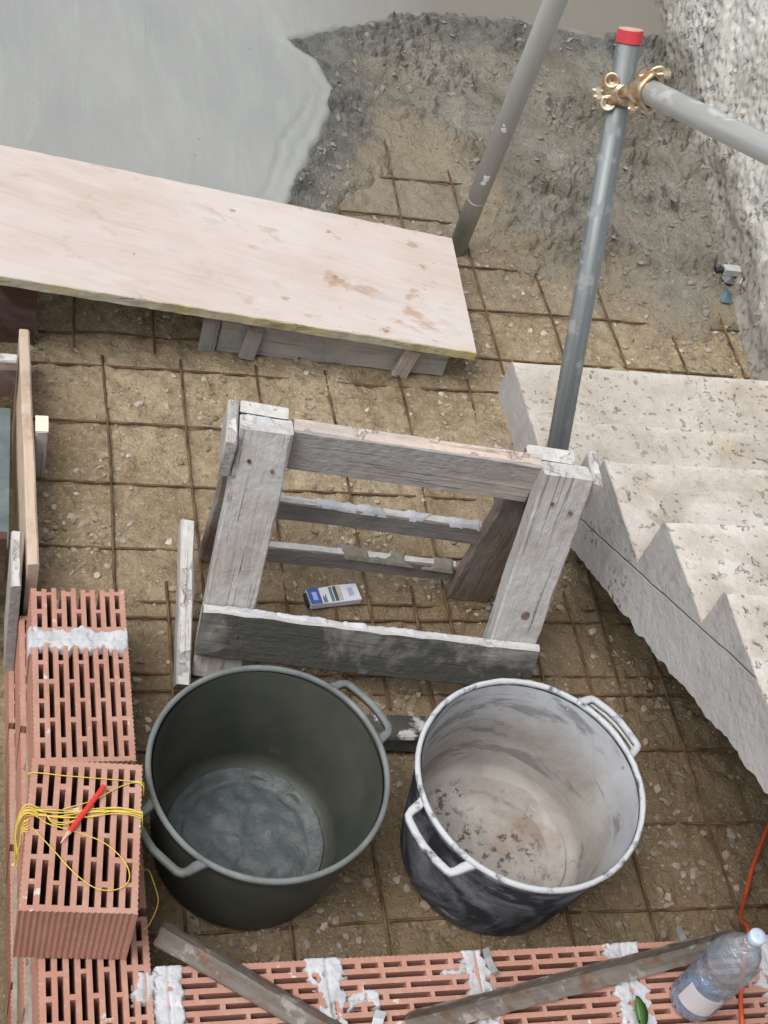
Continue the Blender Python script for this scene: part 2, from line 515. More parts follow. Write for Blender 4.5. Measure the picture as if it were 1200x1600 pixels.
def m_slab():
    t = NT('trowelled_fresh_concrete', world=True)
    a = t.noise((2.2, 1.4, 1), 5, 0.55); s = t.noise((14, 2.2, 1), 4, 0.6, dist=0.8)
    col = t.mix(t.ramp(a, [(0.3, 0), (0.7, 1)]), (0.25, 0.26, 0.255), (0.315, 0.325, 0.317))
    col = t.mix(t.math('MULTIPLY', t.ramp(s, [(0.5, 0), (0.75, 1)]), 0.4), col, (0.35, 0.365, 0.355))
    sx = t.sep()
    far = t.ramp(t.math('ADD', t.math('MULTIPLY', sx[0], 0.45), t.math('MULTIPLY', a, 0.35)), [(0.45, 0), (0.72, 1)])
    col = t.mix(far, col, (0.185, 0.172, 0.147))
    sp = t.ramp(t.vor(26), [(0.03, 1), (0.05, 0)])
    col = t.mix(t.math('MULTIPLY', t.math('MULTIPLY', sp, t.ramp(t.noise(6, 2), [(0.52, 0), (0.58, 1)])), 0.6), col, (0.16, 0.155, 0.14))
    nrm = t.bump(s, 0.0028)
    nrm = t.bump(t.noise(26, 5, 0.6), 0.0025, 0.7, nrm)
    nrm = t.bump(t.math('MULTIPLY', t.ramp(t.vor(15), [(0.02, 1), (0.06, 0)]), t.ramp(t.noise(4, 2), [(0.48, 0), (0.56, 1)])), 0.005, 0.8, nrm)
    rg = t.mix(a, (0.46, 0.46, 0.46), (0.68, 0.68, 0.68))
    return t.fin(col, rg, nrm, spec=0.5)
MAT['slab'] = m_slab()

def m_stair():
    t = NT('cast_stair_concrete', world=True)
    n1 = t.noise(2.4, 6, 0.6); n2 = t.noise(12, 6, 0.62); n3 = t.noise(55, 5, 0.65)
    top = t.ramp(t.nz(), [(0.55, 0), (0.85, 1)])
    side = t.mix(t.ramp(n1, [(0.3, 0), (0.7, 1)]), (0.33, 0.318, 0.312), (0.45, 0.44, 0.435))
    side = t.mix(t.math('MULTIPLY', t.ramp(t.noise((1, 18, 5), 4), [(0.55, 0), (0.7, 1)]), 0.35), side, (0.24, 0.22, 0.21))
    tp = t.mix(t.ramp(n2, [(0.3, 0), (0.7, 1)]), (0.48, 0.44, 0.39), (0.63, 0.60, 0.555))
    tp = t.mix(t.math('MULTIPLY', t.ramp(n1, [(0.42, 0), (0.72, 1)]), 0.55), tp, (0.42, 0.365, 0.30))
    dk = t.ramp(t.noise(8, 6, 0.7, dist=0.6), [(0.60, 0), (0.68, 1)])
    tp = t.mix(t.math('MULTIPLY', dk, 0.8), tp, (0.27, 0.235, 0.20))
    pit = t.math('MULTIPLY', t.ramp(t.noise(42, 5, 0.62), [(0.60, 0), (0.65, 1)]), t.ramp(t.noise(5, 3), [(0.42, 0.15), (0.58, 1)]))
    tp = t.mix(t.math('MULTIPLY', pit, 0.38), tp, (0.24, 0.205, 0.17))
    gp = t.ramp(t.noise(3.8, 7, 0.68, dist=0.7), [(0.48, 0), (0.62, 1)])
    tp = t.mix(t.math('MULTIPLY', gp, 0.75), tp, (0.37, 0.325, 0.275))
    yl = t.ramp(t.noise(5.1, 4, 0.6), [(0.60, 0), (0.70, 1)])
    tp = t.mix(t.math('MULTIPLY', yl, 0.5), tp, (0.50, 0.37, 0.22))
    # construction joint across the side of the flight
    sx = t.sep()
    ln = t.math('SUBTRACT', t.math('ADD', sx[2], t.math('MULTIPLY', n2, 0.012)), t.math('ADD', t.math('MULTIPLY', sx[1], -0.594), -0.271))
    jl = t.math('MULTIPLY', t.ramp(t.math('ABSOLUTE', ln, 0), [(0.0006, 1), (0.0022, 0)]), t.ramp(sx[1], [(0.0, 1), (0.01, 1)]))
    side = t.mix(t.math('MULTIPLY', jl, 0.35), side, (0.13, 0.115, 0.105))
    hc = t.math('MULTIPLY', t.ramp(t.noise(55, 5, 0.7), [(0.56, 0), (0.64, 1)]), t.ramp(t.noise(4, 3), [(0.60, 0), (0.68, 1)]))
    side = t.mix(t.math('MULTIPLY', hc, 0.6), side, (0.20, 0.185, 0.17))
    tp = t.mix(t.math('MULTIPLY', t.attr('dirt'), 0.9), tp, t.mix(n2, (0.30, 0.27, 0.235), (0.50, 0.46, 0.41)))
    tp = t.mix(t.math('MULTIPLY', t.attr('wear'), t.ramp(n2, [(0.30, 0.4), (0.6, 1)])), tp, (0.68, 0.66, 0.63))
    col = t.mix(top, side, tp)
    pits = t.ramp(t.vor(60), [(0.06, 1), (0.12, 0)])
    h = t.math('SUBTRACT', t.math('ADD', n2, t.math('MULTIPLY', n3, 0.5)), t.math('ADD', t.math('MULTIPLY', t.math('MULTIPLY', pit, top), 0.9), t.math('MULTIPLY', t.math('SUBTRACT', 1.0, top), t.math('ADD', t.math('MULTIPLY', jl, 0.5), hc))))
    h = t.math('SUBTRACT', h, t.math('MULTIPLY', t.math('MULTIPLY', pits, t.ramp(t.noise(7, 2), [(0.5, 0), (0.6, 1)])), 0.6))
    nrm = t.bump(h, 0.008)
    return t.fin(col, 0.9, nrm, spec=0.25)
MAT['stair'] = m_stair()

def m_wall():
    t = NT('rough_cast_wall', world=True)
    n1 = t.noise(3.2, 6, 0.62); n2 = t.noise(16, 7, 0.7); n3 = t.noise(60, 5, 0.65)
    col = t.mix(t.ramp(n1, [(0.35, 0), (0.65, 1)]), (0.43, 0.42, 0.385), (0.60, 0.59, 0.555))
    pit = t.ramp(t.noise(30, 5, 0.6, dist=1.2), [(0.59, 0), (0.65, 1)])
    gate = t.ramp(t.noise(4, 3), [(0.40, 0), (0.58, 1)])
    pm = t.math('MULTIPLY', pit, t.math('ADD', t.math('MULTIPLY', gate, 0.75), 0.2))
    col = t.mix(t.math('MULTIPLY', pm, 0.62), col, (0.17, 0.155, 0.125))
    # bare grey footing band along the ground, splashed higher in places
    sz = t.sep()[2]
    lo = t.math('ADD', sz, t.math('MULTIPLY', n1, -0.42))
    lm = t.ramp(t.math('ADD', lo, 0.5), [(0.40, 1), (0.47, 0)])
    col = t.mix(t.math('MULTIPLY', lm, 0.85), col, t.mix(n2, (0.17, 0.158, 0.13), (0.27, 0.255, 0.22)))
    h = t.math('SUBTRACT', t.math('ADD', n2, t.math('MULTIPLY', n3, 0.4)), t.math('MULTIPLY', pm, 1.3))
    nrm = t.bump(h, 0.007)
    return t.fin(col, 0.92, nrm, spec=0.2)
MAT['wall'] = m_wall()

def m_brick():
    t = NT('hollow_clay_block')
    n1 = t.noise(9, 5, 0.6); n2 = t.noise(60, 5, 0.65)
    col = t.mix(t.ramp(n1, [(0.3, 0), (0.7, 1)]), (0.34, 0.165, 0.122), (0.45, 0.238, 0.185))
    top = t.ramp(t.nz(), [(0.6, 0), (0.9, 1)])
    col = t.mix(t.math('MULTIPLY', top, 0.55), col, t.mix(n2, (0.42, 0.215, 0.155), (0.55, 0.315, 0.24)))
    col = t.mix(t.math('MULTIPLY', t.ramp(n2, [(0.55, 0), (0.7, 1)]), 0.3), col, (0.62, 0.45, 0.39))
    oi = t.t.nodes.new('ShaderNodeObjectInfo')
    col = t.mix(t.math('MULTIPLY', oi.outputs['Random'], 0.35), col, t.mix(n1, (0.30, 0.15, 0.11), (0.50, 0.30, 0.24)))
    du = t.ramp(t.noise(5, 5, 0.6), [(0.5, 0), (0.7, 1)])
    col = t.mix(t.math('MULTIPLY', t.math('MULTIPLY', du, top), 0.30), col, (0.55, 0.41, 0.34))
    sp = t.math('MULTIPLY', top, t.ramp(t.noise(26, 4, 0.6), [(0.66, 0), (0.70, 1)]))
    col = t.mix(t.math('MULTIPLY', sp, 0.8), col, (0.64, 0.60, 0.57))
    nrm = t.bump(t.math('ADD', n2, t.noise(190, 3)), 0.0012)
    return t.fin(col, 0.9, nrm, spec=0.2)
MAT['brick'] = m_brick()

def m_mortar(name, a, b, bd=0.003):
    t = NT(name, world=True)
    n1 = t.noise(20, 5, 0.6); n2 = t.noise(120, 4, 0.6)
    col = t.mix(t.ramp(n1, [(0.35, 0), (0.68, 1)]), a, b)
    nrm = t.bump(t.math('ADD', n1, t.math('MULTIPLY', n2, 0.5)), bd)
    return t.fin(col, 0.85, nrm, spec=0.25)
MAT['mortar'] = m_mortar('grey_white_mortar', (0.40, 0.41, 0.43), (0.60, 0.61, 0.64))
MAT['mortar_dark'] = m_mortar('bed_mortar', (0.22, 0.19, 0.165), (0.38, 0.35, 0.32))
def m_res():
    t = NT('wet_cement_skin')
    n1 = t.noise(16, 6, 0.65, dist=0.8); n2 = t.noise(90, 4, 0.6)
    col = t.mix(t.ramp(n1, [(0.36, 0), (0.64, 1)]), (0.072, 0.085, 0.087), (0.115, 0.132, 0.135))
    return t.fin(col, t.mix(n1, (0.28, 0.28, 0.28), (0.65, 0.65, 0.65)), t.bump(t.math('ADD', n1, t.math('MULTIPLY', n2, 0.5)), 0.005), spec=0.4)
MAT['residue1'] = m_res()
MAT['residue_old'] = m_mortar('wet_cement_skin', (0.065, 0.080, 0.083), (0.155, 0.178, 0.182), 0.010)

def m_rebar():
    t = NT('rusty_muddy_rebar', world=True)
    n = t.noise(18, 4, 0.6)
    col = t.mix(t.ramp(n, [(0.35, 0), (0.65, 1)]), (0.060, 0.034, 0.019), (0.19, 0.118, 0.062))
    rib = t.noise((160, 160, 160), 1)
    return t.fin(col, 0.8, t.bump(rib, 0.002), spec=0.3)
MAT['rebar'] = m_rebar()

def m_tub1():
    t = NT('grey_green_rubber')
    n1 = t.noise(5, 5, 0.6); n2 = t.noise(30, 5, 0.6)
    col = t.mix(t.ramp(n1, [(0.35, 0), (0.7, 1)]), (0.042, 0.046, 0.037), (0.078, 0.083, 0.068))
    sc = t.math('MULTIPLY', t.ramp(t.noise((9, 9, 22), 6, 0.7), [(0.62, 0), (0.70, 1)]), 0.35)
    col = t.mix(sc, col, (0.15, 0.135, 0.11))
    return t.fin(col, 0.55, t.bump(n2, 0.0012), spec=0.4)
MAT['tub1'] = m_tub1()
def m_tub1rim():
    t = NT('worn_rubber_rim')
    n1 = t.noise(14, 5, 0.65)
    col = t.mix(t.ramp(n1, [(0.3, 0), (0.7, 1)]), (0.095, 0.108, 0.104), (0.20, 0.22, 0.215))
    return t.fin(col, 0.6, t.bump(n1, 0.0015), spec=0.4)
MAT['tub1rim'] = m_tub1rim()
def m_tub2out():
    t = NT('scuffed_black_rubber')
    n1 = t.noise((6, 6, 5), 7, 0.68, dist=0.7)
    col = t.mix(t.ramp(n1, [(0.42, 0), (0.60, 1)]), (0.032, 0.038, 0.052), (0.25, 0.265, 0.30))
    sc = t.ramp(t.noise((14, 14, 50), 6, 0.7), [(0.60, 0), (0.68, 1)])
    col = t.mix(t.math('MULTIPLY', sc, 0.6), col, (0.40, 0.405, 0.42))
    return t.fin(col, 0.65, t.bump(n1, 0.002), spec=0.35)
MAT['tub2out'] = m_tub2out()
def m_tub2in():
    t = NT('dried_cement_lining')
    sx = t.sep(t.t.nodes['Texture Coordinate'].outputs['Object'])
    n1 = t.noise(7, 7, 0.66, dist=0.4); n2 = t.noise(40, 5, 0.65)
    up = t.ramp(t.math('ADD', sx[2], t.math('MULTIPLY', n1, 0.12)), [(0.20, 0), (0.36, 1)])
    col = t.mix(t.ramp(n1, [(0.3, 0), (0.7, 1)]), (0.27, 0.245, 0.222), (0.43, 0.41, 0.385))
    col = t.mix(up, col, t.mix(n1, (0.28, 0.295, 0.32), (0.54, 0.56, 0.59)))
    sm = t.ramp(t.noise((5, 5, 22), 6, 0.68, dist=0.6), [(0.555, 0), (0.625, 1)])
    col = t.mix(t.math('MULTIPLY', sm, 0.55), col, (0.10, 0.10, 0.105))
    br = t.ramp(t.noise(5.5, 4), [(0.60, 0), (0.72, 1)])
    col = t.mix(t.math('MULTIPLY', br, 0.6), col, (0.27, 0.195, 0.14))
    return t.fin(col, 0.92, t.bump(t.math('ADD', n1, t.math('MULTIPLY', n2, 0.5)), 0.003), spec=0.2)
MAT['tub2in'] = m_tub2in()
def m_tub2floor():
    t = NT('dried_cement_floor')
    n1 = t.noise(8, 7, 0.66, dist=0.4); n2 = t.noise(60, 5, 0.65)
    col = t.mix(t.ramp(n1, [(0.3, 0), (0.7, 1)]), (0.27, 0.243, 0.22), (0.44, 0.415, 0.385))
    br = t.ramp(t.noise(6.5, 5), [(0.56, 0), (0.70, 1)])
    col = t.mix(t.math('MULTIPLY', br, 0.65), col, (0.26, 0.18, 0.125))
    dk = t.math('MULTIPLY', t.ramp(t.noise(45, 5, 0.7), [(0.53, 0), (0.59, 1)]), t.ramp(t.noise(7, 3), [(0.44, 0), (0.56, 1)]))
    col = t.mix(t.math('MULTIPLY', dk, 0.85), col, (0.06, 0.058, 0.055))
    return t.fin(col, 0.92, t.bump(t.math('ADD', n1, t.math('MULTIPLY', n2, 0.5)), 0.005), spec=0.2)
MAT['tub2floor'] = m_tub2floor()
def m_tub2rim():
    t = NT('cement_caked_rim')
    n1 = t.noise(22, 5, 0.65)
    col = t.mix(t.ramp(n1, [(0.34, 0), (0.46, 1)]), (0.10, 0.105, 0.12), (0.50, 0.515, 0.54))
    return t.fin(col, 0.8, t.bump(n1, 0.003), spec=0.3)
MAT['tub2rim'] = m_tub2rim()

def m_metal(name, a, b, rough=0.45, metal=0.7, streak=(30, 30, 2), spl=None, rust=None):
    t = NT(name)
    n1 = t.noise(streak, 5, 0.6); n2 = t.noise(9, 5, 0.6)
    col = t.mix(t.ramp(n1, [(0.3, 0), (0.7, 1)]), a, b)
    mt = metal
    rg = rough
    if spl:
        k = t.ramp(t.noise(18, 6, 0.65), [(0.56, 0), (0.62, 1)])
        col = t.mix(t.math('MULTIPLY', k, 0.75), col, spl)
        mt = t.math('MULTIPLY', t.math('SUBTRACT', 1.0, k), metal)
        rg = t.math('ADD', t.math('MULTIPLY', k, 0.4), rough, True)
    if rust:
        k2 = t.ramp(t.noise(24, 6, 0.7), [(0.50, 0), (0.62, 1)])
        col = t.mix(t.math('MULTIPLY', k2, 0.8), col, rust)
    return t.fin(col, rg, t.bump(n2, 0.0008), mt, 0.5)
MAT['steel_dark'] = m_metal('dull_galvanised_tube', (0.125, 0.142, 0.148), (0.27, 0.295, 0.30), 0.5, 0.4, (1.5, 60, 60), spl=(0.27, 0.28, 0.28))
MAT['steel_pale'] = m_metal('bright_galvanised_tube', (0.48, 0.51, 0.51), (0.70, 0.72, 0.72), 0.45, 0.4, (2, 40, 40), spl=(0.62, 0.63, 0.62))
MAT['prop'] = m_metal('grey_painted_prop', (0.36, 0.375, 0.365), (0.47, 0.485, 0.475), 0.6, 0.15, (2, 20, 20))
MAT['chip'] = m_mortar('white_paint_chip', (0.62, 0.62, 0.62), (0.78, 0.78, 0.78))
MAT['brass'] = m_metal('yellow_zinc_plate', (0.50, 0.42, 0.27), (0.72, 0.66, 0.52), 0.36, 0.85, (20, 20, 20), rust=(0.38, 0.15, 0.07))
MAT['angle'] = m_metal('cement_crusted_angle', (0.11, 0.093, 0.078), (0.21, 0.188, 0.165), 0.75, 0.15, (3, 60, 60), spl=(0.32, 0.30, 0.275), rust=(0.15, 0.075, 0.04))
MAT['clip'] = m_metal('zinc_clip', (0.42, 0.46, 0.47), (0.62, 0.66, 0.66), 0.35, 0.7)
def m_plain(name, c, rough=0.5, spec=0.5, var=0.25, bump=0.0005, sc=30):
    t = NT(name)
    n = t.noise(sc, 4, 0.6)
    col = t.mix(n, tuple(x * (1 - var) for x in c), tuple(min(1, x * (1 + var)) for x in c))
    return t.fin(col, rough, t.bump(n, bump), spec=spec)
MAT['red_cap'] = m_plain('red_plastic_cap', (0.56, 0.045, 0.06), 0.45)
MAT['cap_top'] = m_plain('sun_bleached_cap_top', (0.62, 0.40, 0.34), 0.6)
MAT['string'] = m_plain('yellow_nylon_string', (0.66, 0.50, 0.08), 0.55, var=0.2)
MAT['pencil'] = m_plain('red_pencil_lacquer', (0.62, 0.035, 0.03), 0.35, var=0.12)
MAT['pencil_wood'] = m_plain('pencil_wood', (0.56, 0.36, 0.27), 0.7)
MAT['cord'] = m_plain('orange_cable_sheath', (0.56, 0.085, 0.03), 0.45, var=0.15)
MAT['leaf'] = m_plain('green_leaf', (0.045, 0.115, 0.018), 0.45, var=0.3)
MAT['rag'] = m_plain('blue_grey_plastic', (0.07, 0.125, 0.15), 0.5, var=0.4, sc=40)
MAT['chalk'] = m_plain('white_block', (0.42, 0.42, 0.40), 0.8, var=0.4)
MAT['black'] = m_plain('black_plastic', (0.02, 0.02, 0.022), 0.5)
MAT['footing'] = m_mortar('wet_footing_concrete', (0.10, 0.135, 0.145), (0.165, 0.205, 0.21), 0.003)
MAT['dark_board'] = m_wood('soaked_dark_board', (0.030, 0.029, 0.026), (0.060, 0.057, 0.05), crack_amt=0.3,
                           cement=(0.10, 0.10, 0.09), cem_amt=0.1, mortar=0.35)

def m_pebble():
    t = NT('mixed_pebbles', world=True)
    col = t.mix(0.25, t.attr('tint'), t.mix(t.noise(60, 3), (0.12, 0.09, 0.06), (0.5, 0.44, 0.36)))
    return t.fin(col, 0.75, t.bump(t.noise(200, 3), 0.001), spec=0.35)
MAT['pebble'] = m_pebble()
def m_clod():
    t = NT('concrete_clods', world=True)
    n = t.noise(40, 5, 0.65)
    col = t.mix(n, (0.13, 0.117, 0.09), (0.30, 0.28, 0.235))
    return t.fin(col, 0.7, t.bump(n, 0.004), spec=0.4)
MAT['clod'] = m_clod()

# ------------------------------------------------------------------ terrain
SLAB = [(-4, 0.20), (0.46, 0.26), (0.56, 0.508), (0.665, 0.762), (0.745, 0.943), (0.785, 1.10), (0.745, 1.262), (0.665, 1.36),
        (0.78, 1.44), (0.916, 1.49), (1.13, 1.62), (1.538, 1.69), (1.9, 1.66), (2.2, 1.72), (4, 1.75), (4, 7), (-4, 7)]
WET = [(0.45, 0.30), (0.60, 0.36), (0.69, 0.45), (0.74, 0.60), (0.86, 0.72), (0.95, 0.93), (1.08, 0.88), (1.16, 0.66), (1.17, 0.50),
       (1.30, 0.34), (1.42, 0.24), (1.60, 0.26), (1.72, 0.10), (1.86, 0.10), (2.2, 0.30), (2.5, 1.9), (0.6, 1.8), (0.3, 0.9)]
def pit_mask(x, y):
    """trench for the footing on the far left"""
    return sstep(-0.193, -0.211, x) * sstep(-0.20, -0.24, y)
def ground_z(x, y):
    z = -0.006 + 0.010 * fbm(x, y, 2.2, 3, 3) + 0.007 * fbm(x, y, 9, 4, 13, 0.6)
    z += 0.008 * (sstep(0.12, 0.5, billow(x, y, 13, 3, 33)) - 0.4)
    w1, w2 = worley(x, y, 30, 37)
    z += 0.010 * sstep(0.05, 0.35, fbm(x, y, 3.3, 2, 39)) * w2 * np.sqrt(np.maximum(0, 0.36 - w1 ** 2))
    far = np.maximum(np.abs(x - 0.9), np.abs(y + 0.2))
    z = np.where(far > 3.4, -0.03, z)
    # loose gravel heap by the stair and hollow under the panel
    z += 0.025 * np.exp(-(((x - 1.03) / 0.10) ** 2 + ((y + 0.42) / 0.16) ** 2))
    z -= 0.045 * np.exp(-(((x - 0.73) / 0.055) ** 2 + ((y + 0.165) / 0.03) ** 2))
    z -= 0.55 * pit_mask(x, y)
    z -= 0.04 * sstep(1.2, 1.6, x) * sstep(-0.9, -1.2, y)
    return z
fx = np.concatenate([[-40, -15, -6, -3, -1.6, -0.9], np.arange(-0.55, 2.45, 0.0085), [2.7, 3.2, 5, 9, 20, 40]])
fy = np.concatenate([[-40, -15, -6, -3.4, -2.6], np.arange(-2.2, 1.95, 0.0085), [2.3, 3, 5, 9, 20, 40]])
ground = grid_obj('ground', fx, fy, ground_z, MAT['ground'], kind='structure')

def slab_z(x, y):
    d = poly_sdf(x, y, SLAB) + 0.016 * fbm(x, y, 7, 4, 51) + 0.006 * fbm(x, y, 30, 3, 53)
    z = 0.06 + 0.004 * fbm(x, y, 1.6, 3, 61) + 0.0012 * fbm(x * 3, y, 9, 3, 63)
    # trowel drag lines near the free edge, running along it
    z -= 0.008 * np.exp(-((d - 0.085 - 0.01 * np.sin(y * 9)) / 0.006) ** 2) * sstep(0.45, 0.55, y) * sstep(1.12, 1.0, y) * (x < 1)
    z -= 0.005 * np.exp(-((d - 0.045) / 0.005) ** 2) * sstep(0.55, 0.65, y) * sstep(1.15, 1.05, y) * (x < 1)
    lip = 0.006 * np.exp(-((d - 0.018) / 0.012) ** 2) * (1 + fbm(x, y, 20, 2, 67))
    z = z + lip
    drop = sstep(0.012, -0.05, d)
    return z * (1 - drop) - 0.05 * drop
grid_obj('concrete_slab', np.concatenate([[-6, -3, -1.5, -0.9], np.arange(-0.5, 2.5, 0.011), [3, 6]]),
         np.concatenate([np.arange(0.15, 2.3, 0.011), [2.6, 3.5, 6]]), slab_z, MAT['slab'], kind='structure',
         keep=lambda X, Y, Z: Z > -0.04, label='smooth trowelled fresh grey concrete slab behind the long board', )

def wet_z(x, y):
    d = poly_sdf(x, y, WET) + 0.07 * fbm(x, y, 5, 4, 71) + 0.02 * fbm(x, y, 24, 3, 75)
    ds = -poly_sdf(x, y, SLAB)
    base = 0.013 + 0.036 * np.exp(-np.maximum(ds, 0) / 0.14)
    rough = sstep(-0.10, 0.22, fbm(x, y, 3.1, 3, 81))
    wx = x + 0.03 * fbm(x, y, 6, 2, 83); wy = y + 0.03 * fbm(x, y, 6, 2, 87)
    d1, v1 = worley(wx, wy, 19, 501); d2, v2 = worley(wx, wy, 42, 503); d3, v3 = worley(wx, wy, 80, 505)
    clod = 0.050 * v1 * np.sqrt(np.maximum(0, 0.36 - d1 ** 2)) * (v1 > 0.45) + 0.030 * v2 * np.sqrt(np.maximum(0, 0.40 - d2 ** 2)) * (v2 > 0.35) \
        + 0.012 * v3 * np.sqrt(np.maximum(0, 0.42 - d3 ** 2))
    lump = 0.034 * billow(wx, wy, 5, 2, 91, 0.5) + (0.15 + 1.35 * rough) * (1 - 0.45 * np.exp(-np.maximum(ds, 0) / 0.10)) * (clod + 0.008 * np.abs(fbm(x, y, 45, 3, 95, 0.6)) - 0.006)
    lump -= 0.022 * sstep(0.045, 0.0, np.abs(fbm(wx, wy, 4.2, 3, 97))) * rough
    z = base + lump + 0.012 * fbm(x, y, 3.5, 3, 99)
    thin = 0.22 + 0.78 * sstep(-0.02, 0.22, d)
    near = np.exp(-np.maximum(ds, 0) / 0.10)
    z = (z - 0.004) * np.maximum(thin, near) + 0.004
    return np.where(ds < -0.02, 0.02, z) * sstep(-0.05, 0.02, d) - 0.045 * sstep(0.02, -0.06, d)
grid_obj('wet_concrete', np.arange(0.25, 2.35, 0.0056), np.arange(-0.10, 1.85, 0.0056), wet_z, MAT['wet'], kind='structure',
         keep=lambda X, Y, Z: Z > -0.035, label='rough lumpy wet concrete spread beside the smooth slab')
wo_ = bpy.data.objects['wet_concrete'].data
co_ = np.empty(len(wo_.vertices) * 3); wo_.vertices.foreach_get('co', co_); co_ = co_.reshape(-1, 3)
fr_ = sstep(0.20, 0.03, -poly_sdf(co_[:, 0], co_[:, 1], SLAB) + 0.06 * fbm(co_[:, 0], co_[:, 1], 8, 3, 541))
at_ = wo_.color_attributes.new('fresh', 'FLOAT_COLOR', 'POINT')
at_.data.foreach_set('color', np.repeat(fr_, 4))
ed_ = sstep(0.22, 0.0, poly_sdf(co_[:, 0], co_[:, 1], WET) + 0.16 * fbm(co_[:, 0], co_[:, 1], 6, 4, 545)) * (1 - fr_)
at_ = wo_.color_attributes.new('soil', 'FLOAT_COLOR', 'POINT')
at_.data.foreach_set('color', np.repeat(ed_, 4))

# ------------------------------------------------------------------ gravel and clods (uncountable)
def ico():
    p = (1 + 5 ** 0.5) / 2
    v = np.array([(-1, p, 0), (1, p, 0), (-1, -p, 0), (1, -p, 0), (0, -1, p), (0, 1, p), (0, -1, -p), (0, 1, -p), (p, 0, -1), (p, 0, 1), (-p, 0, -1), (-p, 0, 1)], float)
    v /= np.linalg.norm(v[0])
    f = np.array([(0, 11, 5), (0, 5, 1), (0, 1, 7), (0, 7, 10), (0, 10, 11), (1, 5, 9), (5, 11, 4), (11, 10, 2), (10, 7, 6), (7, 1, 8),
                  (3, 9, 4), (3, 4, 2), (3, 2, 6), (3, 6, 8), (3, 8, 9), (4, 9, 5), (2, 4, 11), (6, 2, 10), (8, 6, 7), (9, 8, 1)])
    return v, f
IV, IF = ico()
def scatter(name, pts, sizes, zf, mat, tints=None, flat=0.6, sink=0.25, smooth=True, jag=0.18, **kw):
    n = len(pts)
    r = RNG
    V = IV[None] * (1 + jag * r.randn(n, 12, 1))
    sc = np.stack([1 + 0.35 * r.rand(n), 0.75 + 0.3 * r.rand(n), flat * (0.7 + 0.6 * r.rand(n))], -1)
    V = V * sc[:, None, :] * sizes[:, None, None]
    a = r.rand(n) * 6.28; b = (r.rand(n) - 0.5) * 0.9
    ca, sa, cb, sb = np.cos(a), np.sin(a), np.cos(b), np.sin(b)
    x, y, z = V[..., 0], V[..., 1], V[..., 2]
    x, z = x * cb[:, None] + z * sb[:, None], -x * sb[:, None] + z * cb[:, None]
    x, y = x * ca[:, None] - y * sa[:, None], x * sa[:, None] + y * ca[:, None]
    zz = zf(pts[:, 0], pts[:, 1]) + sizes * flat * (1 - 2 * sink)
    V = np.stack([x + pts[:, :1], y + pts[:, 1:2], z + zz[:, None]], -1).reshape(-1, 3)
    F = (IF[None] + (np.arange(n) * 12)[:, None, None]).reshape(-1, 3)
    me = bpy.data.meshes.new(name)
    me.vertices.add(len(V)); me.vertices.foreach_set('co', V.ravel())
    me.loops.add(F.size); me.loops.foreach_set('vertex_index', F.ravel())
    me.polygons.add(len(F))
    me.polygons.foreach_set('loop_start', np.arange(0, F.size, 3)); me.polygons.foreach_set('loop_total', np.full(len(F), 3))
    me.polygons.foreach_set('use_smooth', np.full(len(F), smooth))
    if tints is not None:
        at = me.color_attributes.new('tint', 'FLOAT_COLOR', 'POINT')
        c = np.repeat(np.c_[tints, np.ones(n)], 12, 0)
        at.data.foreach_set('color', c.ravel())
    me.materials.append(mat)
    me.update(calc_edges=True)
    return link(bpy.data.objects.new(name, me), None, **kw)
n = 30000
P = np.c_[RNG.uniform(-0.2, 2.05, n), RNG.uniform(-1.95, 0.55, n)]
dens = 0.16 + 1.15 * sstep(-0.05, 0.45, fbm(P[:, 0], P[:, 1], 4.2, 3, 201))
dens += 0.8 * np.exp(-(((P[:, 0] - 1.03) / 0.12) ** 2 + ((P[:, 1] + 0.40) / 0.2) ** 2))
dens += 0.6 * np.exp(-(((P[:, 0] - 1.85) / 0.2) ** 2 + ((P[:, 1] - 0.0) / 0.18) ** 2))
dens += 0.5 * sstep(-0.08, -0.18, P[:, 0]) + 0.25 * sstep(-1.0, -1.6, P[:, 1])
P = P[RNG.rand(n) < dens * 0.85]
n = len(P)
sz = 0.0020 + 0.0085 * RNG.rand(n) ** 4.2
pal = np.array([(0.34, 0.27, 0.19), (0.42, 0.36, 0.28), (0.52, 0.47, 0.40), (0.26, 0.20, 0.14), (0.36, 0.33, 0.28), (0.40, 0.30, 0.19), (0.20, 0.15, 0.10), (0.47, 0.40, 0.30)])
tint = pal[RNG.randint(0, len(pal), n)] * (0.70 + 0.50 * RNG.rand(n, 1))
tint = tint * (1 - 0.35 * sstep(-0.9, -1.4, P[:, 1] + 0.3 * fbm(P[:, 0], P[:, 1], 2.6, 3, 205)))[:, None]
scatter('gravel', P, sz, ground_z, MAT['pebble'], tint, 0.5, 0.30, jag=0.24, smooth=False, kind='stuff', label='small tan and grey pebbles lying in the sandy soil', cat='gravel')
n = 3600
P = np.c_[RNG.uniform(0.5, 2.15, n), RNG.uniform(-0.05, 1.75, n)]
dd = poly_sdf(P[:, 0], P[:, 1], WET)
ds = poly_sdf(P[:, 0], P[:, 1], SLAB)
pr_ = sstep(-0.08, 0.05, dd) * (0.22 + 0.9 * sstep(0.0, 0.4, fbm(P[:, 0], P[:, 1], 3.6, 3, 231))) * (ds < 0.01)
pr_ += 0.6 * np.exp(-((P[:, 0] - 1.85) / 0.25) ** 2) * sstep(0.9, 0.2, P[:, 1])
P = P[RNG.rand(n) < pr_]
n = len(P)
scatter('concrete_clods', P, 0.003 + 0.009 * RNG.rand(n) ** 3.0, lambda x, y: np.maximum(wet_z(x, y), ground_z(x, y)), MAT['clod'], None, 0.5, 0.30, jag=0.35, smooth=False,
        kind='stuff', label='crumbs and clods of grey concrete scattered over the rough pour', cat='concrete')

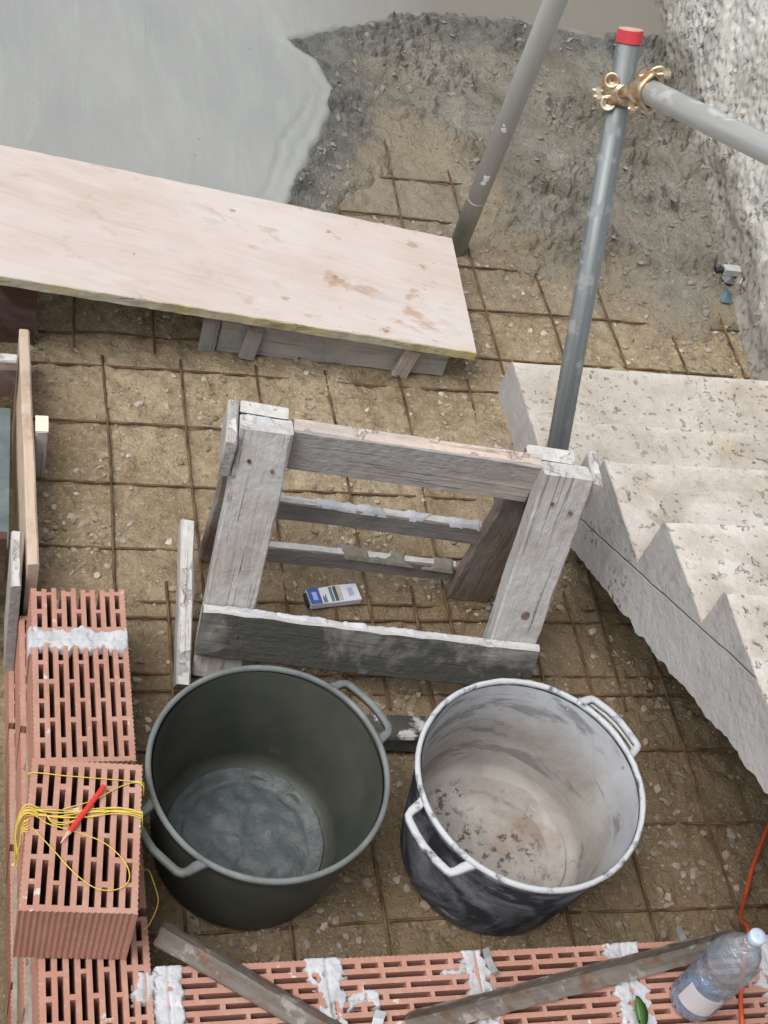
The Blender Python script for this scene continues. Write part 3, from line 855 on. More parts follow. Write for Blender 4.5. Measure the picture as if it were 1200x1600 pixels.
# ------------------------------------------------------------------ reinforcing mesh: sheets > bars
def sheet(label, xs, ys, x0, x1, y0, y1, zc, seed):
    t = thing('rebar_mesh', label, 'rebar mesh', (xs[0], ys[0], zc), 0, 'overlapping sheets of steel mesh on the soil')
    r = random.Random(seed)
    def bar(a, b, z):
        n = 16
        ph = r.uniform(0, 6.28); am = r.uniform(0.001, 0.0035)
        pts = []
        for i in range(n + 1):
            k = i / n
            p = Vector(a).lerp(Vector(b), k)
            d = (Vector(b) - Vector(a)).normalized(); side = Vector((-d.y, d.x, 0))
            p += side * (am * math.sin(k * 7 + ph)) + Vector((0, 0, z + 0.004 * math.sin(k * 11 + ph * 2)))
            pts.append(p - Vector((xs[0], ys[0], 0)))
        V, F = tube_geo(pts, 0.0035, 6)
        mesh_obj('bar', V, F, MAT['rebar'], t, smooth=True)
    for x in xs:
        e = r.uniform(-0.02, 0.02)
        bar((x + e * 0.3, y0, 0), (x - e * 0.3, y1, 0), 0.003)
    for y in ys:
        bar((x0, y, 0), (x1, y + r.uniform(-0.008, 0.008), 0), -0.0035)
sheet('steel mesh sheet under the trestle, its squares showing most of all', [0.2 * i for i in range(0, 8)], [-0.2 * j for j in range(1, 7)], -0.19, 1.62, -0.165, -1.25, 0.002, 1)
sheet('steel mesh sheet under the two tubs and the stair', [0.1134 + 0.2 * i for i in range(0, 8)], [-0.9515 - 0.2 * j for j in range(0, 5)], 0.03, 1.75, -0.90, -1.83, 0.001, 2)
sheet('steel mesh sheet running into the wet concrete near the rough wall', [0.5275 + 0.2 * i for i in range(0, 8)], [0.3386 - 0.2 * j for j in range(-3, 3)], 0.47, 1.98, -0.13, 1.0, 0.003, 3)
sheet('short steel mesh sheet disappearing under the left of the long board', [-0.075, 0.135], [-0.083, 0.117, 0.317], -0.17, 0.30, -0.15, 0.36, 0.004, 4)

# ------------------------------------------------------------------ rough cast wall on the right
def base_x(y):
    return 1.985 + 0.115 * np.clip(y, -0.6, 6)
def make_wall():
    ys = np.concatenate([[-3, -1.5], np.arange(-0.35, 2.2, 0.0075), [2.6, 3.5, 6]])
    zs = np.concatenate([np.arange(-0.08, 0.80, 0.0075), [0.85, 0.95, 1.05]])
    Y, Z = np.meshgrid(ys, zs)
    b = billow(Y, Z, 8, 4, 301, 0.6); f = fbm(Y, Z, 2.4, 4, 311)
    X = base_x(Y) + 0.030 * f + 0.010 * b + Z * 0.05 + 0.004 * fbm(Y, Z, 40, 3, 321)
    d1, v1 = worley(Y + 0.01 * f, Z, 24, 331); d2, v2 = worley(Y, Z + 0.01 * f, 46, 333)
    gate = 0.35 + 0.65 * sstep(-0.1, 0.3, fbm(Y, Z, 3.5, 3, 335))
    X += gate * (0.020 * (v1 > 0.55) * sstep(0.42, 0.20, d1) + 0.011 * (v2 > 0.55) * sstep(0.42, 0.2, d2))
    X -= 0.03 * np.exp(-np.maximum(Z, 0) / 0.03)
    nz_, ny_ = Y.shape
    front = np.stack([X, Y, Z], -1).reshape(-1, 3)
    top = np.stack([X[-1] + 0.30, Y[-1], Z[-1]], -1); back = np.stack([X[-1] + 0.30, Y[-1], 0 * Z[-1] - 0.1], -1)
    V = np.concatenate([front, top, back])
    i = np.arange(nz_ * ny_ + 2 * ny_).reshape(nz_ + 2, ny_)
    q = np.stack([i[:-1, :-1], i[1:, :-1], i[1:, 1:], i[:-1, 1:]], -1).reshape(-1, 4)
    q = np.concatenate([q])
    return mesh_obj('rough_wall', V, q, MAT['wall'], None, smooth=True,
                    label='rough pitted grey and white rendered wall along the right', cat='wall')
make_wall()

# ------------------------------------------------------------------ concrete stair rising towards the viewer
def make_stair():
    x0 = 1.094
    steps = [(-0.205, 0.122), (-0.56, 0.265), (-0.822, 0.407), (-1.128, 0.558), (-1.40, 0.668), (-1.69, 0.805), (-1.98, 0.945), (-2.27, 1.085), (-2.56, 1.225)]
    prof = [(-0.195, -0.02)]
    for k, (y, z) in enumerate(steps):
        zp = steps[k - 1][1] if k else -0.02
        if k: prof.append((y + 0.004, zp))
        prof.append((y, z))
    ye = -2.80
    prof += [(ye, 1.225), (ye, 1.055), (-1.784, 0.587), (-1.541, 0.472), (-1.257, 0.330), (-0.891, 0.168), (-0.66, 0.02), (-0.62, -0.02)]
    # densify, so edges can be chipped
    dense = []
    m = len(prof)
    for i in range(m):
        a, b = prof[i], prof[(i + 1) % m]
        L = math.hypot(b[0] - a[0], b[1] - a[1]); k = max(1, int(L / 0.011))
        for j in range(k):
            t = j / k
            dense.append((a[0] + (b[0] - a[0]) * t, a[1] + (b[1] - a[1]) * t, 1.0 if j else 0.0))
    n = len(dense)
    D = np.array(dense)
    arr = D[:, :2]
    # outward normals
    nx_ = np.roll(arr, -1, 0) - np.roll(arr, 1, 0)
    nrm = np.stack([nx_[:, 1], -nx_[:, 0]], -1); nrm /= np.linalg.norm(nrm, axis=1)[:, None] + 1e-9
    soff = np.zeros(n); low = (arr[:, 0] < -0.6)
    # is soffit point: below the step line by more than 0.12
    stepz = np.interp(-arr[:, 0], [-s[0] for s in steps], [s[1] for s in steps])
    soff = ((stepz - arr[:, 1]) > 0.16).astype(float)
    xs = [x0, x0 + 0.006] + list(np.linspace(x0 + 0.03, 2.02, 26))
    V, F = [], []
    for ix, x in enumerate(xs):
        jx = np.full(n, x)
        amp = 0.0025 + 0.008 * soff * (ix < 2)
        off = amp * (fbm(arr[:, 0] + 3, arr[:, 1] + x, 9.7, 4, 401, 0.6) * 1.3 + 0.10 * RNG.randn(n))
        off += 0.010 * soff * (ix < 2) * sstep(0.25, 0.6, fbm(arr[:, 0], arr[:, 1], 7, 3, 409))
        sag = 0.004 * perlin(np.full(n, x * 6.0), arr[:, 0] * 5, 405)
        inset = 0.004 if ix == 0 else 0.0
        p = arr + (off[:, None] - inset) * (-nrm)
        p[:, 1] += sag * (arr[:, 1] > 0.0) * (1 - soff)
        for k in range(n):
            V.append((jx[k], p[k, 0], p[k, 1]))
    for ix in range(len(xs) - 1):
        for k in range(n):
            a = ix * n + k; b = ix * n + (k + 1) % n
            F.append((a, a + n, b + n, b))
    F.append(tuple(reversed(range(n))))
    wear, dirt = [], []
    amt = [0.55, 0.20, 0.10, 0.05, 0.02, 0.2, 0.2, 0.2, 0.2]
    for ix, x in enumerate(xs):
        for k in range(n):
            yy = arr[k, 0]
            st_ = max([q for q in range(len(steps)) if yy <= steps[q][0] + 1e-6] or [0])
            dn = steps[st_][0] - yy
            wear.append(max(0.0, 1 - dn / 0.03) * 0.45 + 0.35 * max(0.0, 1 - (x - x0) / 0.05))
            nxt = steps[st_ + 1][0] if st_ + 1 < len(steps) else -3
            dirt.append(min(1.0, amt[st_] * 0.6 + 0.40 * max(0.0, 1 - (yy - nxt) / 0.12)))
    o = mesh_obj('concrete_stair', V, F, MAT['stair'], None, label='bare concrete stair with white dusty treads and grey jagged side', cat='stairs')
    for nm, arr_ in (('wear', wear), ('dirt', dirt)):
        at = o.data.color_attributes.new(nm, 'FLOAT_COLOR', 'POINT')
        at.data.foreach_set('color', np.repeat(np.array(arr_, float), 4))
    return o
stair = make_stair()

# ------------------------------------------------------------------ long board and formwork below it
def make_board():
    t = thing('shuttering_board', 'long pale pinkish shuttering board lying across the formwork', 'board', (0.3, 0.0, 0.103))
    c = Vector((0.3, 0.0, 0.103))
    # corners of the top (world): right end measured, the left end runs out of the picture
    A = Vector((0.9925, -0.1874)); B = Vector((1.0135, 0.3005)); LA = Vector((-0.277, -0.227)); LB = Vector((-0.285, 0.288))
    kx = 1.60
    E = A + (LA - A) * kx; G = B + (LB - B) * kx
    zl = 0.17 * kx
    V, F = [], []
    n = 70
    r = random.Random(5)
    for i in range(n + 1):
        k = i / n
        p0 = A.lerp(E, k); p1 = B.lerp(G, k)
        j0 = r.uniform(-1, 1) * 0.0012; j1 = r.uniform(-1, 1) * 0.0012
        p0 = p0 + Vector((0, j0)); p1 = p1 + Vector((0, j1))
        nick = 0.003 if r.random() < 0.25 else 0.0012
        cr0 = 0.003
        rowp = []
        for (p, zz, ins) in ((p0, 0, 0), (p0, 0.027 - nick, 0), (p0, 0.027, cr0), (p1, 0.027, -cr0), (p1, 0.027 - nick, 0), (p1, 0, 0)):
            V.append(Vector((p.x, p.y + ins, zz + zl * k)) - Vector((c.x, c.y, 0)))
    for i in range(n):
        a = i * 6
        for k in range(6):
            k2 = (k + 1) % 6
            F.append((a + k, a + k2, a + 6 + k2, a + 6 + k))
    F.append(tuple(reversed(range(6)))); F.append(tuple(range(n * 6, n * 6 + 6)))
    # top skin and edge band as two parts
    topf = [f for i, f in enumerate(F) if i < n * 6 and (i % 6) == 2]
    rest = [f for i, f in enumerate(F) if not (i < n * 6 and (i % 6) == 2)]
    a_ = math.atan2(-0.152, 1.255)
    R_ = Matrix.Rotation(-a_, 3, 'Z')
    V2 = [R_ @ v for v in V]
    M = Matrix.Rotation(a_, 4, 'Z')
    mesh_obj('panel_face', V2, topf, MAT['ply'], t, M=M)
    mesh_obj('panel_edge', V2, rest, MAT['ply_edge'], t, M=M, label='yellow painted edge band of the board')
make_board()

t = thing('formwork_panel', 'low grey formwork panel with cleats standing under the long board', 'formwork', (0.285, -0.10, 0))
def world_plank(name, p0, p1, W, T, up, mat, par, seed=0, **kw):
    """plank given in world coordinates, parented under par (unrotated Empty)"""
    off = Vector(par.location)
    return plank(name, Vector(p0) - off, Vector(p1) - off, W, T, up, mat, par, seed, **kw)
world_plank('board', (0.300, -0.100, 0.050), (0.935, -0.140, 0.050), 0.105, 0.025, (0.06, 1, 0), MAT['wood_pale'], t, 21)
for k, (x, y, sl) in enumerate(((0.272, -0.110, 0.0), (0.383, -0.130, 0.004), (0.815, -0.158, 0.008))):
    world_plank('cleat', (x - sl, y, 0.0), (x + sl, y, 0.100), 0.045, 0.022, (0.06, 1, 0), MAT['wood_beam'], t, 30 + k)
t = thing('shutter_panel', 'dark red brown shuttering face under the left end of the long board', 'formwork', (-0.4, -0.08, 0))
world_plank('board', (-0.95, -0.115, 0.115), (-0.182, -0.122, 0.115), 0.25, 0.022, (0.02, 1, 0), MAT['film_red'], t, 41)

# ------------------------------------------------------------------ footing formwork on the far left
t = thing('side_formwork', 'new pine formwork side board edging the footing trench', 'formwork', (-0.212, -0.6, -0.2))
world_plank('side_board', (-0.212, -0.240, -0.045), (-0.190, -0.970, -0.045), 0.385, 0.025, (1, 0, 0), MAT['wood_new'], t, 51)
t = thing('stake', 'square timber stake with cream sawn top beside the new pine board', 'stake', (-0.171, -0.561, -0.05))
world_plank('post', (-0.171, -0.561, -0.05), (-0.171, -0.561, 0.150), 0.050, 0.030, (1, 0, 0), MAT['wood_grey'], t, 52)
V_, F_ = box_geo((-0.0148, -0.0248, 0.1995), (0.0148, 0.0248, 0.2035))
mesh_obj('sawn_top', V_, F_, MAT['wood_cream'], t)
t = thing('crosspiece', 'pale batten with red brown face bridging the footing trench', 'formwork', (-0.4, -0.30, 0))
world_plank('batten', (-0.75, -0.300, 0.10), (-0.228, -0.305, 0.10), 0.030, 0.022, (0, 0, 1), MAT['wood_pale'], t, 53)
world_plank('face_board', (-0.75, -0.327, 0.055), (-0.228, -0.332, 0.055), 0.10, 0.018, (0, 1, 0), MAT['film_red'], t, 54)
t = thing('end_formwork', 'dark brown formwork board closing the near end of the footing', 'formwork', (-0.4, -0.80, -0.1))
world_plank('board', (-0.80, -0.800, -0.06), (-0.242, -0.805, -0.06), 0.20, 0.022, (0, 1, 0), MAT['film_red'], t, 55)
plank('grey_plank', (-0.2245, -0.86, -0.05), (-0.2235, -1.01, -0.05), 0.34, 0.022, (1, 0, 0), MAT['wood_pale'], None, 56,
      label='short grey plank standing on edge beside the end of the brick wall', cat='plank')
grid_obj('footing', np.linspace(-1.2, -0.236, 30), np.linspace(-0.79, -0.345, 30), lambda x, y: -0.03 + 0.003 * fbm(x, y, 6, 3, 501), MAT['footing'],
         kind='structure', label='smooth blue grey wet concrete footing in the trench')
plank('grey_timber', (-0.318, -1.22, -0.20), (-0.300, -2.05, -0.18), 0.07, 0.04, (0, 0, 1), MAT['wood_pale'], None, 57,
      label='long grey timber lying along the foot of the brick wall', cat='timber')

# ------------------------------------------------------------------ hollow clay blocks
def block_geo(W=0.195, L=0.285, H=0.188, seed=0, cut_far=None, groove=True):
    """perforated block, width X, length Y, height Z; slots run along Y. cut_far: block broken off at that length"""
    r = random.Random(seed)
    Lc = cut_far or L
    V, F = [], []
    def v(x, y, z):
        V.append((x, y, z)); return len(V) - 1
    ncol = 9
    web = 0.0100
    ow = 0.0125
    slot = (W - 2 * ow - (ncol - 1) * web) / ncol
    u = (L - 2 * 0.012 - 5 * 0.0095) / 6
    patt = {0: [1] * 6, 8: [1] * 6}
    for c in range(1, 8):
        patt[c] = [2, 2, 2] if c % 2 else [1, 2, 2, 1]
    j = lambda a=0.0011: r.uniform(-a, a)
    X = [ow + c * (slot + web) for c in range(ncol)]
    # webs running the whole length
    def quad(a, b, c, d): F.append((a, b, c, d))
    edges = [0.0] + sum([[x, x + slot] for x in X], []) + [W]
    yo = r.uniform(-0.002, 0.002)
    for s in range(ncol + 1):
        xa, xb = edges[2 * s], edges[2 * s + 1]
        if s == 0: xa = 0.0022
        if s == ncol: xb = W - 0.0022
        e1 = Lc - (r.uniform(0, 0.008) if cut_far else 0.0022)
        quad(v(xa, 0.0022, H), v(xb, 0.0022, H), v(xb, e1, H), v(xa, e1, H))
        if cut_far:
            quad(v(xa, e1, H), v(xb, e1, H), v(xb, e1, 0), v(xa, e1, 0))
    for c in range(ncol):
        y = 0.012 + yo
        xa, xb = X[c], X[c] + slot
        prev = 0.0022
        for k in patt[c]:
            ln = k * u + (k - 1) * 0.0095
            y0, y1 = y + j(0.0015), y + ln + j(0.0015)
            y += ln + 0.0095
            if y0 >= Lc - 0.004: break
            opened = y1 >= Lc - 0.004
            if opened: y1 = Lc - r.uniform(0, 0.006)
            quad(v(xa, prev, H), v(xb, prev, H), v(xb, y0, H), v(xa, y0, H))
            a = (xa + j(), xb + j(), xa + j(), xb + j())
            t4 = [v(xa, y0, H), v(xb, y0 + j(0.0012), H), v(xb, y1, H), v(xa, y1 + j(0.0012), H)]
            b4 = [v(xa + j(), y0, 0), v(xb + j(), y0, 0), v(xb + j(), y1, 0), v(xa + j(), y1, 0)]
            ks = (0, 1, 3) if opened else (0, 1, 2, 3)
            for q in ks:
                quad(t4[q], t4[(q + 1) % 4], b4[(q + 1) % 4], b4[q])
            prev = y1
            if opened:
                prev = None; break
        if prev is not None:
            end = Lc - 0.0022
            if end > prev:
                quad(v(xa, prev, H), v(xb, prev, H), v(xb, end, H), v(xa, end, H))
            if cut_far:
                quad(v(xa, end, H), v(xb, end, H), v(xb, end, 0), v(xa, end, 0))
    # outer skin with fine grooves
    def skin(p, q, nrm):
        ln = math.hypot(q[0] - p[0], q[1] - p[1]); m = max(2, int(ln / 0.005))
        T, B, I = [], [], []
        for i in range(m + 1):
            k = i / m
            x = p[0] + (q[0] - p[0]) * k; y = p[1] + (q[1] - p[1]) * k
            o = 0.0 if (i % 2 == 0 or not groove) else 0.0016 + r.uniform(0, 0.0006)
            if i in (0, m): o = 0
            T.append(v(x - nrm[0] * o, y - nrm[1] * o, H - r.uniform(0, 0.0006)))
            B.append(v(x - nrm[0] * o, y - nrm[1] * o, 0))
            xi = min(max(x, 0.0022), W - 0.0022); yi = min(max(y, 0.0022), Lc - 0.0022)
            if nrm[0]: xi = 0.0022 if nrm[0] < 0 else W - 0.0022
            else: yi = 0.0022 if nrm[1] < 0 else Lc - 0.0022
            I.append(v(xi, yi, H))
        for i in range(m):
            quad(T[i], B[i], B[i + 1], T[i + 1])
            quad(I[i], T[i], T[i + 1], I[i + 1])
    skin((0, 0), (W, 0), (0, -1))
    skin((W, 0), (W, Lc), (1, 0))
    if not cut_far: skin((W, Lc), (0, Lc), (0, 1))
    skin((0, Lc), (0, 0), (-1, 0))
    return V, F
def holes_mask(W=0.195, L=0.285):
    ncol = 9; web = 0.0100; ow = 0.0125
    slot = (W - 2 * ow - (ncol - 1) * web) / ncol
    return lambda a: np.array([1.0])
BLK = []
for s in range(4):
    V_, F_ = block_geo(seed=60 + s)
    me = bpy.data.meshes.new('brick'); me.from_pydata(V_, [], F_); me.materials.append(MAT['brick']); me.update(); BLK.append(me)
V_, F_ = block_geo(seed=70, cut_far=0.115)
CUT = bpy.data.meshes.new('brick'); CUT.from_pydata(V_, [], F_); CUT.materials.append(MAT['brick']); CUT.update()
def put_block(me, parent, loc, rotz, name='brick', **kw):
    o = bpy.data.objects.new(name, me)
    o.location = loc; o.rotation_euler = (0, 0, rotz)
    return link(o, parent, **kw)

def mortar_patch(parent, x0, x1, y0, y1, ztop, axis, seed, cover=0.5, name='mortar_joint', origin=(0, 0, 0)):
    """mortar squeezed from a joint; axis is the joint direction ('x' or 'y'); fingers sink into the slots"""
    res = 0.0024
    xs = np.arange(x0, x1 + res, res); ys = np.arange(y0, y1 + res, res)
    def zf(x, y):
        if axis == 'x':
            c = (y0 + y1) / 2; a, b, h = x, y - c, (y1 - y0) / 2
        else:
            c = (x0 + x1) / 2; a, b, h = y, x - c, (x1 - x0) / 2
        sgn = np.where(b > 0, 1.0, -1.0)
        wv = h * (0.66 + 0.50 * fbm(a, sgn * 7.0 + seed, 15, 4, seed, 0.6))
        edge = wv - np.abs(b) + 0.010 * fbm(x, y, 45, 4, seed + 3, 0.6)
        m = sstep(-0.003, 0.004, edge)
        hole = sstep(0.30, 0.5, fbm(x, y, 34, 3, seed + 9)) * cover
        crease = 0.003 * np.exp(-(b / 0.0025) ** 2)
        z = 0.0018 + 0.0020 * fbm(x, y, 22, 4, seed + 5) + 0.002 * fbm(x, y, 90, 2, seed + 6) - crease
        lim = sstep(0, 0.004, np.minimum(np.minimum(x - x0, x1 - x), np.minimum(y - y0, y1 - y)))
        return ztop + z * m * lim - 0.016 * np.maximum(1 - m, hole) - 0.016 * (1 - lim)
    return grid_obj(name, xs, ys, zf, MAT['mortar'], parent=parent, keep=lambda X, Y, Z: Z > ztop - 0.013)

ZT = 0.19
wall_l = thing('brick_wall', 'low wall of hollow red clay blocks along the left edge', 'brick wall')
# upper course, measured along the left edge; a second course below shows on the trench side
xw = -0.1975
CR = 0.030
for k, (y, me) in enumerate(((-1.18, CUT), (-1.484, BLK[0]), (-1.788, BLK[1]), (-2.088, BLK[2]))):
    off = 0.0
    put_block(me, wall_l, (xw + (y + 1.1) * -0.018, y, ZT - 0.188), 0.018)
for c in (1, 2):
    for k, y in enumerate((-1.30, -1.60, -1.90, -2.20) if c == 1 else (-1.17, -1.47, -1.77, -2.07)):
        put_block(BLK[(k + c) % 4], wall_l, (xw - 0.013 * c + (y + 1.1) * -0.018, y + 0.02, ZT - 0.188 - 0.200 * c), 0.018)
    mesh_obj('bed_joint', *box_geo((xw - 0.013 * c + 0.016, -2.16, ZT + 0.012 - 0.2005 * c - 0.012), (xw + 0.20 - 0.013 * c, -1.05, ZT + 0.0125 - 0.200 * c)), MAT['mortar_dark'], wall_l)
mortar_patch(wall_l, -0.203, 0.002, -1.232, -1.155, ZT, 'x', 611, 0.25)
mortar_patch(wall_l, -0.03, 0.03, -1.96, -1.90, ZT, 'y', 617, 0.9, 'mortar_smear')

wall_b = thing('brick_wall', 'low wall of hollow red clay blocks across the bottom, with mortar joints', 'brick wall')
for k in range(5):
    x = 0.036 + 0.302 * k
    # slots run along x: rotate the block by -90 degrees (length along +x)
    put_block(BLK[(k * 3 + 1) % 4], wall_b, (x, -1.897, ZT - 0.188 + 0.0006 * (k % 2)), -math.pi / 2)
for k, (xa, xb) in enumerate(((0.004, 0.078), (0.285, 0.375), (0.585, 0.655), (0.875, 0.968), (1.185, 1.275))):
    mortar_patch(wall_b, xa, xb, -2.095, -1.892, ZT + 0.0008, 'y', 640 + k * 7, 0.75)
mortar_patch(wall_b, 0.36, 0.425, -1.995, -1.955, ZT + 0.0008, 'x', 690, 0.7, 'mortar_smear')
mortar_patch(wall_b, 0.55, 0.60, -1.945, -1.915, ZT + 0.0008, 'x', 693, 0.8, 'mortar_smear')

loose = put_block(BLK[3], None, (-0.2265, -1.868, 0.1945), math.radians(-4.2), 'hollow_brick',
                  label='loose hollow clay block on top of the left wall, wrapped in yellow string', cat='brick')
loose_m = Matrix.Translation((-0.2265, -1.868, 0.1945)) @ Matrix.Rotation(math.radians(-4.2), 4, 'Z')

# ------------------------------------------------------------------ timber trestle
TR = thing('timber_trestle', 'grey weathered timber trestle splashed with cement in the middle', 'trestle', (0.187, -0.946, 0), math.radians(-7.5))
def tl(name, p0, p1, W, T, up, mat, seed, **kw):
    return plank(name, p0, p1, W, T, up, MAT[mat], TR, seed, **kw)
for a in (0.054, 0.695):
    tl('leg', (a, 0.003, 0.602), (a, -0.190, 0.0), 0.109, 0.058, (0, 1, 0.32), 'wood_grey', int(a * 100), cham=0.003, wear=0.7)
tl('leg', (0.050, 0.049, 0.597), (0.045, 0.125, 0.0), 0.100, 0.030, (0, 1, -0.12), 'wood_brown', 72, cham=0.003, wear=1.0)
tl('leg', (0.668, 0.052, 0.594), (0.662, 0.118, 0.0), 0.108, 0.036, (0, 1, -0.12), 'wood_brown', 73, cham=0.003, wear=1.0)
tl('top_beam', (0.1095, 0.019, 0.541), (0.640, 0.024, 0.541), 0.038, 0.120, (0, 0, 1), 'wood_beam', 74)
tl('end_cleat', (-0.0145, -0.058, 0.550), (-0.0145, 0.060, 0.550), 0.023, 0.10, (0, 0, 1), 'wood_pale', 75)
tl('end_cleat', (0.7645, -0.020, 0.560), (0.7645, 0.075, 0.560), 0.023, 0.078, (0, 0, 1), 'wood_pale', 76)
tl('rail', (0.080, 0.098, 0.250), (0.612, 0.104, 0.250), 0.025, 0.062, (0, 0, 1), 'wood_rail', 77)
tl('rail', (0.080, 0.109, 0.072), (0.605, 0.128, 0.072), 0.024, 0.058, (0, 0, 1), 'wood_rail', 78)
tl('front_rail', (-0.003, -0.192, 0.145), (0.752, -0.186, 0.145), 0.025, 0.124, (0, 0.32, 1), 'wood_front', 79, cham=0.003, wear=0.7,
   label='front rail dark with wet cement')
kn = []
for k in range(14):
    a = 2 * math.pi * k / 14
    kn.append((0.010 * math.cos(a), 0.012 * math.sin(a)))
V = [(x, y, 0.0) for x, y in kn] + [(x * 0.8, y * 0.8, 0.0022) for x, y in kn]
F = [(k, (k + 1) % 14, 14 + (k + 1) % 14, 14 + k) for k in range(14)] + [tuple(range(14, 28))]
KM = Matrix.Translation((0.700, -0.1345, 0.270)) @ Vector((0, -1, 0.32)).to_track_quat('Z', 'Y').to_matrix().to_4x4()
mesh_obj('bolt_head', V, F, MAT['angle'], TR, M=KM)
def nail(par, p, d, nm='nail_head'):
    V, F = tube_geo([Vector(p) - Vector(d) * 0.002, Vector(p) + Vector(d) * 0.0014], 0.0042, 8)
    mesh_obj(nm, V, F, MAT['rebar'], par)
fn = Vector((0, -1, 0.32)).normalized()
for (a, zz_) in ((0.03, 0.545), (0.08, 0.53), (0.675, 0.55), (0.72, 0.535)):
    nail(TR, (a, -0.0335 - (0.6 - zz_) * 0.32 + 0.0, zz_), fn)
for a in (0.03, 0.075, 0.665, 0.72):
    nail(TR, (a, -0.2075, 0.155 + 0.02 * math.sin(a * 40)), fn)
def cement_crust(name, x0, x1, y0, y1, z, seed, parent, mat):
    res = 0.003
    def zf(x, y):
        e = np.minimum(np.minimum(x - x0, x1 - x), np.minimum(y - y0, y1 - y))
        m = sstep(0.0, 0.006, e + 0.004 * fbm(x, y, 40, 3, seed)) * sstep(-0.12, 0.02, fbm(x, y, 9, 3, seed + 4))
        return z + m * (0.004 + 0.006 * np.abs(fbm(x, y, 26, 3, seed + 2))) - 0.006 * (1 - m)
    return grid_obj(name, np.arange(x0, x1, res), np.arange(y0, y1, res), zf, mat, parent=parent, keep=lambda X, Y, Z: Z > z - 0.004)
cement_crust('mortar_crust', 0.01, 0.745, -0.184, -0.158, 0.2005, 701, TR, MAT['mortar'])
cement_crust('mortar_crust', 0.30, 0.60, 0.100, 0.141, 0.101, 705, TR, MAT['clod'])
cement_crust('mortar_crust', 0.09, 0.61, 0.088, 0.116, 0.281, 709, TR, MAT['mortar'])
cement_crust('mortar_crust', 0.002, 0.106, -0.026, 0.032, 0.5965, 713, TR, MAT['mortar'])

plank('batten', (0.133, -1.20, 0.020), (0.150, -0.845, 0.150), 0.032, 0.050, (0, -0.35, 1), MAT['wood_pale'], None, 81,
      label='narrow pale batten leaning between the brick wall and the trestle', cat='batten')
plank('dark_board', (0.47, -1.318, 0.022), (0.74, -1.325, 0.022), 0.075, 0.045, (0, 0.25, 1), MAT['dark_board'], None, 82,
      label='soaked black board lying between the two tubs', cat='board')

